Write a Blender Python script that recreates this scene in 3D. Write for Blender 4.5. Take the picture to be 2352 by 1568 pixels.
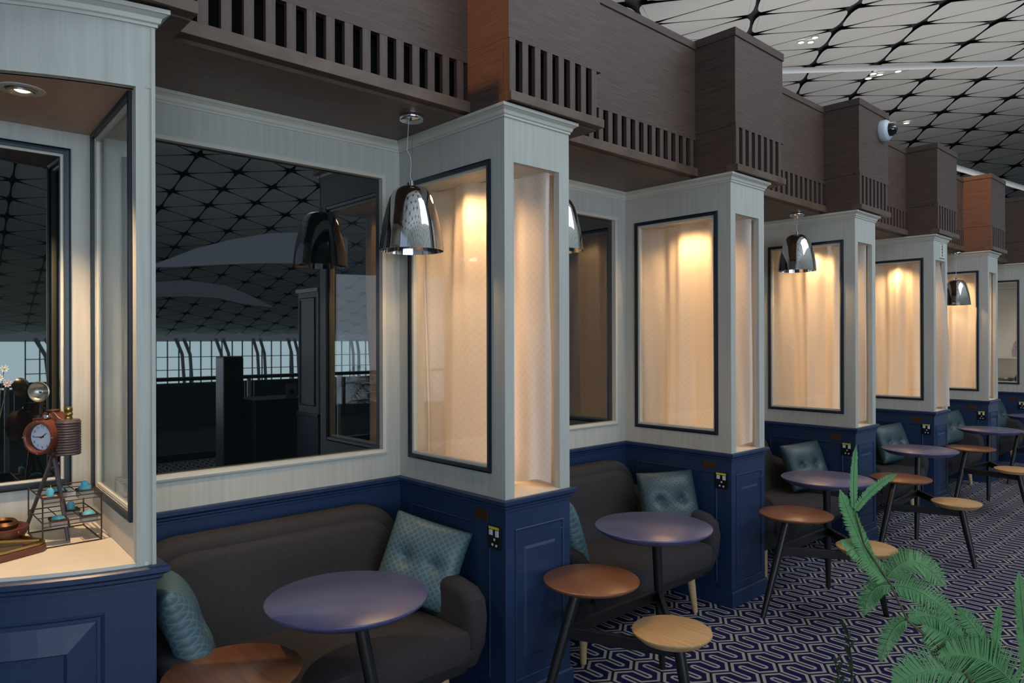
import bpy, bmesh, math, random
from mathutils import Vector, Matrix, Euler
random.seed(7)
for o in list(bpy.data.objects): bpy.data.objects.remove(o)
SC = bpy.context.scene; C = SC.collection
PI = math.pi
# ------------------------------------------------------------------ camera
cd = bpy.data.cameras.new('camera'); cam = bpy.data.objects.new('camera', cd); C.objects.link(cam)
yaw, pit, rol = math.radians(137.333), math.radians(0.0443), math.radians(-0.156)
fw = Vector((math.cos(pit)*math.cos(yaw), math.cos(pit)*math.sin(yaw), math.sin(pit)))
rr = Vector((math.sin(yaw), -math.cos(yaw), 0)); uu = rr.cross(fw)
r2 = math.cos(rol)*rr + math.sin(rol)*uu; u2 = -math.sin(rol)*rr + math.cos(rol)*uu
m = Matrix((r2, u2, -fw)).transposed().to_4x4(); m.translation = Vector((2.32694, -2.10188, 1.65874))
cam.matrix_world = m
cd.sensor_width = 36; cd.sensor_fit = 'HORIZONTAL'; cd.lens = 1631.65/2352*36; cd.clip_start = .05; cd.clip_end = 500
SC.camera = cam
# ------------------------------------------------------------------ world, lights, exposure
SC.view_settings.view_transform = 'Standard'; SC.view_settings.look = 'None'
SC.view_settings.gamma = 1; SC.view_settings.use_curve_mapping = False
SC.view_settings.exposure = -0.4
W = bpy.data.worlds.new('dusk_sky'); SC.world = W; W.use_nodes = True
nt = W.node_tree; nt.nodes.clear()
out = nt.nodes.new('ShaderNodeOutputWorld'); bg = nt.nodes.new('ShaderNodeBackground')
tc = nt.nodes.new('ShaderNodeTexCoord'); sep = nt.nodes.new('ShaderNodeSeparateXYZ'); cr = nt.nodes.new('ShaderNodeValToRGB')
nt.links.new(tc.outputs['Generated'], sep.inputs[0]); nt.links.new(sep.outputs['Z'], cr.inputs[0])
mp = nt.nodes.new('ShaderNodeMapRange'); mp.inputs[1].default_value = -1; mp.inputs[2].default_value = 1
nt.links.new(sep.outputs['Z'], mp.inputs[0]); nt.links.new(mp.outputs[0], cr.inputs[0])
e = cr.color_ramp.elements; e[0].position = .44; e[0].color = (.03, .035, .04, 1)
e[1].position = .475; e[1].color = (.52, .64, .78, 1)
x = cr.color_ramp.elements.new(.55); x.color = (.50, .62, .86, 1)
x = cr.color_ramp.elements.new(1.0); x.color = (.40, .52, .85, 1)
nt.links.new(cr.outputs[0], bg.inputs[0]); bg.inputs[1].default_value = .8
nt.links.new(bg.outputs[0], out.inputs[0])
SKY = bg

def light(name, kind, loc, energy, col, aim=None, **kw):
    l = bpy.data.lights.new(name, kind); l.energy = energy; l.color = col
    for k, v in kw.items(): setattr(l, k, v)
    o = bpy.data.objects.new(name, l); C.objects.link(o); o.location = loc
    if aim is not None: o.rotation_euler = (Vector(aim)-Vector(loc)).to_track_quat('-Z', 'Y').to_euler()
    return o
WARM = (1.0, .58, .25)
# glazed side of the hall behind the camera: soft dusk daylight
light('daylight_area', 'AREA', (14, -5.5, 1.75), 1000, (.70, .83, 1.0), aim=(0, 0, 1.75), size=10, size_y=3.5, shape='RECTANGLE')
light('bulkhead_spot', 'SPOT', (-.10, -3.6, 5.0), 620, (1,.40,.12), aim=(-.10,0,3.15), spot_size=math.radians(12), spot_blend=.3, shadow_soft_size=.05)
light('bulkhead_spot', 'SPOT', (-.10, 4.4, 5.3), 520, (1,.40,.14), aim=(-.10,7.58,3.25), spot_size=math.radians(14), spot_blend=.3, shadow_soft_size=.05)
# soft fill light added over the booths, itself unseen
light('booth_fill_area', 'AREA', (6.0, 4.5, 7.6), 360, (.88, .94, 1.0), aim=(1.0, 3.8, 0), size=8, size_y=3.5, shape='RECTANGLE')
light('roof_fill_area', 'AREA', (-4.5, 22, 4.2), 920, (1.0, .95, .92), aim=(-4.5, 22, 12), size=9, size_y=26, shape='RECTANGLE')  # added upward fill, unseen, brightens the roof panels

light('far_daylight_area', 'AREA', (69, 30, -.3), 2600, (.66,.92,1.0), aim=(0,30,-.3), size=50, size_y=4.2, shape='RECTANGLE')
light('far_roof_fill_area', 'AREA', (13, 14, -4.6), 9000, (.80,.92,1.0), aim=(27,14,12), size=40, size_y=10, shape='RECTANGLE')  # added fill hidden below the floor edge, brightens the far roof

# ------------------------------------------------------------------ helpers
def tag(o, label=None, cat=None, group=None, kind=None):
    if label: o['label'] = label
    if cat: o['category'] = cat
    if group: o['group'] = group
    if kind: o['kind'] = kind
    return o
def empty(name, loc=(0,0,0), rz=0, **kw):
    o = bpy.data.objects.new(name, None); C.objects.link(o); o.location = loc; o.rotation_euler = (0,0,rz)
    o.empty_display_size = .1
    return tag(o, **kw)
def obj(name, bm, mat, parent=None, smooth=False, label=None, **kw):
    me = bpy.data.meshes.new(name)
    bmesh.ops.recalc_face_normals(bm, faces=bm.faces)
    bm.to_mesh(me); bm.free()
    if smooth:
        for p in me.polygons: p.use_smooth = True
        try: me.set_sharp_from_angle(angle=math.radians(38))
        except Exception: pass
    for mm in (mat if isinstance(mat, (list, tuple)) else [mat]): me.materials.append(mm)
    o = bpy.data.objects.new(name, me); C.objects.link(o)
    if parent: o.parent = parent
    return tag(o, label, **kw)
def NB(): return bmesh.new()
def box(bm, x0, x1, y0, y1, z0, z1, bev=0, M=None):
    r = bmesh.ops.create_cube(bm, size=1)
    vs = r['verts']
    for v in vs:
        v.co = Vector((x0+(v.co.x+.5)*(x1-x0), y0+(v.co.y+.5)*(y1-y0), z0+(v.co.z+.5)*(z1-z0)))
    if bev:
        es = set(e for v in vs for e in v.link_edges)
        rb = bmesh.ops.bevel(bm, geom=list(es), offset=bev, segments=2, affect='EDGES', profile=.6)
        vs = list(set(v for f in rb['faces'] for v in f.verts) | set(v for v in vs if v.is_valid))
    if M:
        for v in vs: v.co = M @ v.co
    return bm
def bx(*a, **k): return box(NB(), *a, **k)
def tube(bm, pts, r, seg=8, caps=True):
    pts = [Vector(p) for p in pts]; n = len(pts); rings = []
    rs = r if isinstance(r, (list, tuple)) else [r]*n
    t0 = (pts[1]-pts[0]).normalized(); a = Vector((0,0,1)) if abs(t0.z) < .9 else Vector((1,0,0))
    nrm = t0.cross(a).normalized()
    for i, p in enumerate(pts):
        t = ((pts[min(i+1,n-1)]-pts[max(i-1,0)])).normalized()
        nrm = (nrm - t*nrm.dot(t)).normalized(); b = t.cross(nrm)
        rings.append([bm.verts.new(p+(nrm*math.cos(2*PI*k/seg)+b*math.sin(2*PI*k/seg))*rs[i]) for k in range(seg)])
    for i in range(n-1):
        for k in range(seg):
            bm.faces.new((rings[i][k], rings[i][(k+1)%seg], rings[i+1][(k+1)%seg], rings[i+1][k]))
    if caps:
        bm.faces.new(rings[0][::-1]); bm.faces.new(rings[-1])
    return bm
def lathe(bm, prof, seg=32, c=(0,0,0), M=None, sx=1, sy=1):
    rings = []; c = Vector(c)
    for (r, z) in prof:
        if r < 1e-6: rings.append([bm.verts.new((0,0,z))])
        else: rings.append([bm.verts.new((r*sx*math.cos(2*PI*k/seg), r*sy*math.sin(2*PI*k/seg), z)) for k in range(seg)])
    for a, b in zip(rings[:-1], rings[1:]):
        for k in range(seg):
            k2 = (k+1) % seg
            if len(a) == 1 and len(b) == 1: continue
            if len(a) == 1: bm.faces.new((a[0], b[k2], b[k]))
            elif len(b) == 1: bm.faces.new((a[k], a[k2], b[0]))
            else: bm.faces.new((a[k], a[k2], b[k2], b[k]))
    vs = [v for r in rings for v in r]
    for v in vs:
        v.co = (M @ v.co if M else v.co) + c
    return bm
def sweep(bm, path, prof, closed=False):
    """extrude profile (offset to the right of travel, z) along a 2D polyline with mitred corners"""
    P = [Vector(p[:2]) for p in path]; n = len(P); rings = []
    for i in range(n):
        a = P[i]-P[i-1] if (i > 0 or closed) else None
        b = P[(i+1) % n]-P[i] if (i < n-1 or closed) else None
        def nr(d): d = d.normalized(); return Vector((d.y, -d.x))
        if a is None: mi = nr(b)
        elif b is None: mi = nr(a)
        else:
            na, nb = nr(a), nr(b); s = (na+nb); mi = s/max(.2, 1+na.dot(nb))
        rings.append([bm.verts.new((P[i].x+mi.x*o_, P[i].y+mi.y*o_, z)) for (o_, z) in prof])
    k = len(prof); rng = n if closed else n-1
    for i in range(rng):
        a, b = rings[i], rings[(i+1) % n]
        for j in range(k):
            j2 = (j+1) % k
            bm.faces.new((a[j], a[j2], b[j2], b[j]))
    if not closed:
        bm.faces.new(rings[0]); bm.faces.new(rings[-1][::-1])
    return bm
def slab(outline, t0, t1, bev, M, seg=4):
    """2D outline (u,w) extruded t0..t1 along the third axis, edges rounded; M maps (u,w,t)"""
    bm = NB()
    vs = [bm.verts.new((u, w, t0)) for u, w in outline]; f = bm.faces.new(vs)
    r = bmesh.ops.extrude_face_region(bm, geom=[f])
    for v in r['geom']:
        if isinstance(v, bmesh.types.BMVert): v.co.z = t1
    es = [e for e in bm.edges if abs(e.verts[0].co.z-e.verts[1].co.z) < 1e-6]
    if bev: bmesh.ops.bevel(bm, geom=es, offset=bev, segments=seg, affect='EDGES', profile=.5)
    for v in bm.verts: v.co = M @ v.co
    return bm
def rrect(u0, u1, w0, w1, rads, n=7):
    """rounded rectangle, corner radii (u0w0, u1w0, u1w1, u0w1)"""
    pts = []
    cs = [(u0, w0, 1, 1, PI), (u1, w0, -1, 1, 1.5*PI), (u1, w1, -1, -1, 0), (u0, w1, 1, -1, .5*PI)]
    for (u, w, su, sw, a0), r in zip(cs, rads):
        cx, cy = u+su*r, w+sw*r
        for k in range(n): 
            a = a0+k*.5*PI/(n-1); pts.append((cx+r*math.cos(a), cy+r*math.sin(a)))
    return pts
def copy_tree(o, parent=None):
    c = o.copy(); C.objects.link(c); c.parent = parent
    for ch in list(o.children): copy_tree(ch, c)
    return c
def mono(x, y, z): return Matrix(((x[0],y[0],z[0],0),(x[1],y[1],z[1],0),(x[2],y[2],z[2],0),(0,0,0,1)))
XZY = mono((1,0,0),(0,0,1),(0,1,0))   # (u,w,t) -> x=u, z=w, y=t
YZX = mono((0,1,0),(0,0,1),(1,0,0))   # (u,w,t) -> y=u, z=w, x=t
XYZ = Matrix.Identity(4)

# ------------------------------------------------------------------ materials
def mat(name, col, rough=.5, metal=0, spec=.5, **k):
    m = bpy.data.materials.new(name); m.use_nodes = True; p = m.node_tree.nodes['Principled BSDF']
    p.inputs['Base Color'].default_value = (*col, 1); p.inputs['Roughness'].default_value = rough
    p.inputs['Metallic'].default_value = metal; p.inputs['Specular IOR Level'].default_value = spec
    for kk, v in k.items(): p.inputs[kk].default_value = v
    return m
def N(m, t, **k):
    n = m.node_tree.nodes.new(t)
    for kk, v in k.items():
        if kk.startswith('i_'):
            key = kk[2:]; key = int(key) if key.isdigit() else key
            n.inputs[key].default_value = v
        else: setattr(n, kk, v)
    return n
def LK(m, a, b): m.node_tree.links.new(a, b)
def grain(m, c1, c2, scale, stretch, bump=0., det=6, rough=None, coord='Object'):
    t = N(m, 'ShaderNodeTexCoord'); mp = N(m, 'ShaderNodeMapping'); mp.inputs['Scale'].default_value = stretch
    no = N(m, 'ShaderNodeTexNoise', i_Scale=scale, i_Detail=det, i_Roughness=.65)
    r = N(m, 'ShaderNodeValToRGB'); r.color_ramp.elements[0].color = (*c1, 1); r.color_ramp.elements[1].color = (*c2, 1)
    r.color_ramp.elements[0].position = .3; r.color_ramp.elements[1].position = .7
    LK(m, t.outputs[coord], mp.inputs[0]); LK(m, mp.outputs[0], no.inputs['Vector']); LK(m, no.outputs[0], r.inputs[0])
    p = m.node_tree.nodes['Principled BSDF']; LK(m, r.outputs[0], p.inputs['Base Color'])
    if bump:
        b = N(m, 'ShaderNodeBump', i_Strength=bump, i_Distance=.002); LK(m, no.outputs[0], b.inputs['Height']); LK(m, b.outputs[0], p.inputs['Normal'])
    return m
M = {}
M['white'] = grain(mat('pale_grey_green_paint', (.6,.6,.6), .55), (.435,.445,.40), (.535,.545,.495), 3, (14,14,.5), .15)
M['trim_white'] = mat('trim_white_paint', (.57,.57,.495), .4)
M['beige'] = grain(mat('cream_laminate', (.7,.6,.45), .45), (.66,.60,.50), (.72,.66,.56), 4, (3,3,.5))
M['blue'] = mat('navy_paint', (.014,.034,.090), .38)
M['bluedark'] = mat('navy_frame_paint', (.005,.012,.021), .35)
M['wood'] = grain(mat('dark_stained_oak', (.1,.07,.06), .5), (.050,.031,.024), (.118,.075,.058), 5, (1,1.2,30), .5, 8)
M['wood_v'] = grain(mat('dark_oak_slat', (.1,.07,.06), .5), (.062,.038,.031), (.124,.080,.064), 5, (20,20,1), .4)
M['wood_s'] = grain(mat('lamplit_oak_soffit', (.1,.07,.06), .42), (.075,.045,.030), (.165,.105,.072), 5, (30,1,1), .4)  # warm lamplight put into the colour as a lighter brown oak
M['black'] = mat('black_slot_shade', (.004,.004,.004), .9, spec=.1)
M['blackmetal'] = mat('black_lacquered_wood', (.012,.012,.013), .35)
M['chrome'] = mat('polished_chrome', (.78,.78,.78), .07, 1)
M['smoke'] = grain(mat('smoked_chrome_glass', (.5,.48,.46), .06, 1), (.50,.49,.48), (.72,.71,.70), 2.2, (1,1,1), 0)
M['glassdark'] = mat('dark_tinted_glass', (.003,.005,.006), .01, spec=.5, IOR=2.05)
M['sofa'] = grain(mat('charcoal_brown_weave', (.05,.04,.04), .9, spec=.2), (.024,.023,.026), (.050,.047,.051), 260, (1,1,1), .35, 2)
M['beech'] = grain(mat('pale_beech', (.5,.33,.18), .4), (.44,.28,.14), (.60,.42,.23), 4, (1.2,22,22))
M['blond'] = grain(mat('blond_ash', (.6,.4,.2), .38), (.46,.27,.11), (.62,.40,.19), 5, (1,14,4), .1)
M['walnut'] = grain(mat('orange_brown_veneer', (.2,.09,.05), .30), (.15,.055,.024), (.25,.105,.048), 6, (1,14,4), .1)
M['lacquer'] = mat('blue_lacquer_top', (.070,.076,.185), .35, **{'Coat Weight': .6, 'Coat Roughness': .30})
M['copper'] = mat('bronze_plate', (.14,.07,.035), .45, .8)
M['leather'] = grain(mat('brown_leatherette', (.2,.06,.03), .38), (.070,.020,.010), (.13,.036,.016), 30, (1,1,1), .3)
M['film'] = mat('ribbed_dark_grip', (.06,.045,.05), .4)
M['brass'] = mat('aged_brass', (.42,.30,.10), .28, 1)
M['iron'] = mat('rust_brown_wire', (.06,.028,.018), .5, .4)
M['bluegloss'] = mat('turquoise_wax', (.10,.42,.52), .35)
M['paleglass'] = mat('smoky_acrylic', (.45,.42,.38), .15, Alpha=.75)
M['darkwood'] = mat('red_brown_wood', (.12,.035,.02), .35)
M['petal'] = mat('white_petal', (.8,.78,.7), .6)
M['petalp'] = mat('pink_petal', (.8,.55,.52), .6)
M['leaf'] = grain(mat('fern_leaf', (.1,.3,.1), .6), (.060,.20,.055), (.14,.34,.12), 9, (1,1,1))
M['leafd'] = mat('dull_olive_leaf', (.035,.055,.025), .7)
M['stem'] = mat('plant_stem', (.10,.09,.04), .7)
M['pot'] = mat('grey_clay_pot', (.12,.12,.12), .7)
M['tan'] = grain(mat('tan_soffit_laminate', (.5,.36,.26), .5), (.40,.27,.19), (.47,.33,.24), 4, (1,6,1))
M['vault'] = mat('grey_vault_edge', (.30,.33,.38), .7)
M['plastic'] = mat('white_plastic', (.62,.68,.74), .35)
M['blackplastic'] = mat('black_plastic', (.008,.008,.009), .3)
M['yellow'] = mat('yellow_label', (.62,.60,.04), .5)
M['dome'] = mat('dark_dome_glass', (.004,.006,.008), .03, spec=1)
M['steel'] = mat('white_painted_steel', (.62,.65,.66), .5)
M['grey'] = mat('dark_grey_casework', (.02,.022,.026), .5)
M['concrete'] = mat('dark_ground', (.02,.024,.024), .8)
M['red'] = mat('red_print', (.25,.02,.02), .5)
M['violet'] = mat('violet_print', (.32,.22,.36), .5)
M['teal'] = mat('green_glass', (.05,.16,.14), .05, **{'Transmission Weight': .6})
M['silver'] = mat('silver_bowl', (.42,.38,.32), .36, 1)
M['panel'] = grain(mat('white_roof_panel', (.7,.7,.68), .6), (.62,.62,.60), (.68,.68,.66), .5, (1,1,1))
M['roofdark'] = mat('dark_roof_frame', (.006,.008,.007), .6)
# clear pane: mostly transparent with fresnel reflection
def pane_mat():
    m = bpy.data.materials.new('clear_window_glass'); m.use_nodes = True; nt = m.node_tree; nt.nodes.clear()
    o = nt.nodes.new('ShaderNodeOutputMaterial'); mx = nt.nodes.new('ShaderNodeMixShader'); t = nt.nodes.new('ShaderNodeBsdfTransparent')
    g = nt.nodes.new('ShaderNodeBsdfGlossy'); g.inputs['Roughness'].default_value = .01; f = nt.nodes.new('ShaderNodeFresnel')
    ge = nt.nodes.new('ShaderNodeNewGeometry'); mr = nt.nodes.new('ShaderNodeMapRange'); mr.inputs[3].default_value = 1.5; mr.inputs[4].default_value = 1/1.5
    nt.links.new(ge.outputs['Backfacing'], mr.inputs[0]); nt.links.new(mr.outputs[0], f.inputs[0])   # same reflectance from both sides of a thin pane
    t.inputs[0].default_value = (.95,.96,.95,1)
    nt.links.new(f.outputs[0], mx.inputs[0]); nt.links.new(t.outputs[0], mx.inputs[1]); nt.links.new(g.outputs[0], mx.inputs[2]); nt.links.new(mx.outputs[0], o.inputs[0])
    return m
M['pane'] = pane_mat()
def emis(name, col, s):
    m = bpy.data.materials.new(name); m.use_nodes = True; nt = m.node_tree; nt.nodes.clear()
    o = nt.nodes.new('ShaderNodeOutputMaterial'); e = nt.nodes.new('ShaderNodeEmission'); e.inputs[0].default_value = (*col, 1); e.inputs[1].default_value = s
    nt.links.new(e.outputs[0], o.inputs[0]); return m
M['bulb'] = emis('warm_bulb', (1,.72,.42), 14)
M['downlight'] = emis('downlight_lens', (1,.93,.82), 3.0)
# curtain: thin cream cloth, lit from both sides, faint diamond weave
def curtain_mat():
    m = bpy.data.materials.new('cream_curtain_cloth'); m.use_nodes = True; nt = m.node_tree; nt.nodes.clear()
    o = nt.nodes.new('ShaderNodeOutputMaterial'); mx = nt.nodes.new('ShaderNodeMixShader'); d = nt.nodes.new('ShaderNodeBsdfDiffuse'); t = nt.nodes.new('ShaderNodeBsdfTranslucent')
    tc = nt.nodes.new('ShaderNodeTexCoord'); mp = nt.nodes.new('ShaderNodeMapping'); mp.inputs['Rotation'].default_value = (0,0,PI/4); mp.inputs['Scale'].default_value = (34,34,34)
    v = nt.nodes.new('ShaderNodeTexVoronoi'); v.voronoi_dimensions = '2D'; v.feature = 'DISTANCE_TO_EDGE'; v.inputs['Randomness'].default_value = 0; v.inputs['Scale'].default_value = 1
    r = nt.nodes.new('ShaderNodeValToRGB'); r.color_ramp.elements[0].position = .06; r.color_ramp.elements[1].position = .16
    r.color_ramp.elements[0].color = (.79,.74,.68,1); r.color_ramp.elements[1].color = (.755,.705,.645,1)
    nt.links.new(tc.outputs['UV'], mp.inputs[0]); nt.links.new(mp.outputs[0], v.inputs['Vector']); nt.links.new(v.outputs['Distance'], r.inputs[0])
    nt.links.new(r.outputs[0], d.inputs[0]); nt.links.new(r.outputs[0], t.inputs[0]); mx.inputs[0].default_value = .28
    nt.links.new(d.outputs[0], mx.inputs[1]); nt.links.new(t.outputs[0], mx.inputs[2]); nt.links.new(mx.outputs[0], o.inputs[0])
    return m
M['curtain'] = curtain_mat()
def cushion_mat(name, c1, c2, rough):
    m = mat(name, c1, rough); p = m.node_tree.nodes['Principled BSDF']
    tc = N(m, 'ShaderNodeTexCoord'); mp = N(m, 'ShaderNodeMapping'); mp.inputs['Scale'].default_value = (46,46,46); mp.inputs['Rotation'].default_value = (0,0,PI/4)
    v = N(m, 'ShaderNodeTexVoronoi', voronoi_dimensions='2D', feature='DISTANCE_TO_EDGE'); v.inputs['Randomness'].default_value = 0; v.inputs['Scale'].default_value = 1
    r = N(m, 'ShaderNodeValToRGB'); r.color_ramp.elements[0].position = .05; r.color_ramp.elements[1].position = .16
    r.color_ramp.elements[0].color = (*c2, 1); r.color_ramp.elements[1].color = (*c1, 1)
    b = N(m, 'ShaderNodeBump', i_Strength=.5, i_Distance=.003)
    LK(m, tc.outputs['Object'], mp.inputs[0]); LK(m, mp.outputs[0], v.inputs['Vector']); LK(m, v.outputs['Distance'], r.inputs[0])
    LK(m, r.outputs[0], p.inputs['Base Color']); LK(m, v.outputs['Distance'], b.inputs['Height']); LK(m, b.outputs[0], p.inputs['Normal'])
    return m
M['cushion'] = cushion_mat('teal_grey_honeycomb_cloth', (.058,.108,.128), (.098,.168,.192), .42)
M['cushion_dark'] = cushion_mat('dark_teal_leatherette', (.030,.058,.070), (.040,.078,.094), .40)
# carpet: serpentine ribbons, pale lines on navy, from a distance field
def carpet_mat():
    m = mat('serpentine_pattern_carpet', (.1,.1,.1), .95, spec=.1); p = m.node_tree.nodes['Principled BSDF']
    tc = N(m, 'ShaderNodeTexCoord'); s = N(m, 'ShaderNodeSeparateXYZ'); LK(m, tc.outputs['Object'], s.inputs[0])
    def mt(op, a, b=None, c=None):
        n = N(m, 'ShaderNodeMath', operation=op)
        for i, v in enumerate((a, b, c)):
            if v is None: continue
            if isinstance(v, (int, float)): n.inputs[i].default_value = v
            else: LK(m, v, n.inputs[i])
        return n.outputs[0]
    PR = .1715
    u0 = mt('DIVIDE', mt('SUBTRACT', s.outputs['X'], .381), PR); v0 = mt('DIVIDE', mt('SUBTRACT', s.outputs['Y'], 1.724), PR)
    u = mt('FLOORED_MODULO', u0, 1.0); v = mt('PINGPONG', v0, .5)
    def hyp(a, b): return mt('SQRT', mt('ADD', mt('MULTIPLY', a, a), mt('MULTIPLY', b, b)))
    s0 = hyp(mt('MAXIMUM', mt('SUBTRACT', .46, u), 0.0), v)
    s1 = hyp(mt('MAXIMUM', mt('MAXIMUM', mt('SUBTRACT', .35, u), mt('SUBTRACT', u, .87)), 0.0), mt('SUBTRACT', .5, v))
    k = 1/math.hypot(.5, .35)
    z0 = mt('ABSOLUTE', mt('MULTIPLY', mt('SUBTRACT', mt('MULTIPLY', u, .5), mt('MULTIPLY', v, .35)), k))
    um = mt('SUBTRACT', u, 1.0)
    z1 = mt('ABSOLUTE', mt('MULTIPLY', mt('SUBTRACT', mt('MULTIPLY', um, .5), mt('MULTIPLY', v, .35)), k))
    d = mt('MINIMUM', mt('MINIMUM', s0, s1), mt('MINIMUM', z0, z1))
    nz = N(m, 'ShaderNodeTexNoise', i_Scale=350., i_Detail=2.); LK(m, tc.outputs['Object'], nz.inputs['Vector'])
    d2 = mt('ADD', d, mt('MULTIPLY', mt('SUBTRACT', nz.outputs[0], .5), .02))
    r = N(m, 'ShaderNodeValToRGB'); e = r.color_ramp.elements; r.color_ramp.interpolation = 'LINEAR'
    e[0].position = .034; e[0].color = (.012,.012,.028,1); e[1].position = .048; e[1].color = (.37,.35,.345,1)
    a = e.new(.120); a.color = (.37,.35,.345,1); a = e.new(.134); a.color = (.014,.012,.060,1)
    LK(m, d2, r.inputs[0]); LK(m, r.outputs[0], p.inputs['Base Color'])
    b = N(m, 'ShaderNodeBump', i_Strength=.4, i_Distance=.002); LK(m, nz.outputs[0], b.inputs['Height']); LK(m, b.outputs[0], p.inputs['Normal'])
    return m
M['carpet'] = carpet_mat()

# ------------------------------------------------------------------ key dimensions (metres)
XB, PW, PER = -.8265, .4176, 1.897
ZR, ZC, ZS = .960, 2.655, 2.700     # wainscot top, crown underside, soffit
YP = [PER*i for i in range(5)]
Y0, Y6 = -1.407, PER*5
bay = [Y0]+[y+PW for y in YP]       # where each booth starts; ends at YP[i] / Y6
# ------------------------------------------------------------------ floor and ground
fl = obj('floor', bx(-1.2, 6.6, -7, 14, -.12, 0), M['carpet'], kind='structure')
obj('trim_1', bx(6.6, 6.75, -7, 14, -.25, .02), M['grey'], kind='structure')
obj('floor_1', bx(6.75, 70, -30, 75, -6.2, -6), M['concrete'], kind='structure')
# ------------------------------------------------------------------ hall roof: triangular panels on a dark frame
def rnode(i, j):
    ii = min(max(i, -1.5), 9); jj = min(max(j, -1.2), 9.5)
    x = -5.7286+1.2881*i-1.2753*j; y = 12.7623+2.2976*i+2.0799*j
    z = 9+.4778*ii+.5935*jj-.032*jj*jj-.0393*ii*jj-.0158*ii*ii
    t = min(max((x-6)/64, 0), 1); z = 1.2+(z-1.2)*math.cos(t*PI/2)
    return Vector((x, y, z))
def tri_panel(bm, a, b, c, down):
    a, b, c = [Vector(v) for v in (a, b, c)]; cen = (a+b+c)/3; pts = []
    for p, q in ((a, b), (b, c), (c, a)):
        d = q-p; L = d.length; dn = d.normalized(); inn = (cen-p)-dn*(cen-p).dot(dn); inn.normalize()
        for s in (.085, .16, .27, .5, .73, .84, .915):
            e = min(s, 1-s)*L
            w = .034+.26*math.exp(-e/.24)
            pts.append(p+d*s+inn*w)
    nrm = (b-a).cross(c-a).normalized()
    if nrm.z > 0: nrm = -nrm
    f = [bm.verts.new(p+nrm*down) for p in pts]; bm.faces.new(f)
    g = [bm.verts.new(p+nrm*(down-.008)) for p in pts]
    n = len(f)
    for k in range(n): bm.faces.new((f[k], f[(k+1)%n], g[(k+1)%n], g[k]))
near, far, back = [], NB(), NB()
for i in range(-32, 34):
    for j in range(-36, 24):
        for t in ((rnode(i,j), rnode(i+1,j), rnode(i,j+1)), (rnode(i+1,j), rnode(i+1,j+1), rnode(i,j+1))):
            c = (t[0]+t[1]+t[2])/3
            if not (-24 < c.x < 66 and -13 < c.y < 62): continue
            if c.x > 45 and c.y < -2: continue
            vs = [back.verts.new(p+Vector((0,0,.10))) for p in t]; back.faces.new(vs)
            if -2 <= i <= 8 and -2 <= j <= 10 and c.x < -1 and c.y > 10: near.append(t)
            else: tri_panel(far, *t, .0)
bmesh.ops.remove_doubles(back, verts=back.verts, dist=.01)
roof = obj('ceiling', back, M['roofdark'], kind='structure')
for t in near[:300]:
    b = NB(); tri_panel(b, *t, .0); obj('panel', b, M['panel'], roof)
obj('panel_field', far, M['panel'], roof, kind='stuff')
def rz(x, y, off=.06):
    # height of the roof plane near (x,y)
    A = Matrix(((1.2881,-1.2753),(2.2976,2.0799))).inverted(); v = A @ Vector((x+5.7286, y-12.7623)); return rnode(v.x, v.y).z-off
DLAB = ['uppermost round roof downlight of the three above the second wooden box', 'leftmost round roof downlight of the three above the second wooden box',
        'lowest right round roof downlight of the three above the second wooden box', 'upper left round roof downlight of the four below the white strut',
        'middle round roof downlight of the four below the white strut', 'lowest round roof downlight of the four below the white strut', 'rightmost round roof downlight of the four below the white strut, standing apart',
        'round roof downlight touching the right edge of the box with the camera dome', 'far round roof downlight a little right of the camera dome box']
for k, (x, y) in enumerate([(-6.304,17.131),(-6.759,17.27),(-6.632,17.585),(-7.601,24.71),(-7.526,25.113),(-7.978,25.272),(-6.985,25.326),(-10.299,34.273),(-9.786,34.634)]):
    z = rz(x, y); r = .10 if y < 20 else (.13 if y < 30 else .16)
    t = empty('ceiling_downlight', (x, y, z), label=DLAB[k], cat='light', group='downlights in the hall roof')
    obj('lens', lathe(NB(), [(0,-.012),(r*.8,-.012),(r*.8,.0)], 16), M['downlight'], t)
    obj('bezel', lathe(NB(), [(r*.82,-.02),(r,-.02),(r,.02),(r*.82,.02)], 16), M['steel'], t)
tag(obj('roof_strut', tube(NB(), [(-9.9,9.97,8.05),(-5.617,13.873,8),(-1.667,17.522,8),(3,21.8,7.95)], .062, 12), M['steel'], smooth=True),
    'long white steel tube strut crossing just below the roof, the nearer and thicker one', 'strut')
tag(obj('roof_strut', tube(NB(), [(-6.3,23.4,8.0),(-5.724,27.761,8),(-4.953,33.604,8),(-4.2,39,8)], .10, 12), M['steel'], smooth=True),
    'white steel tube strut far off, showing just above the last wooden boxes', 'strut')

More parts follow.
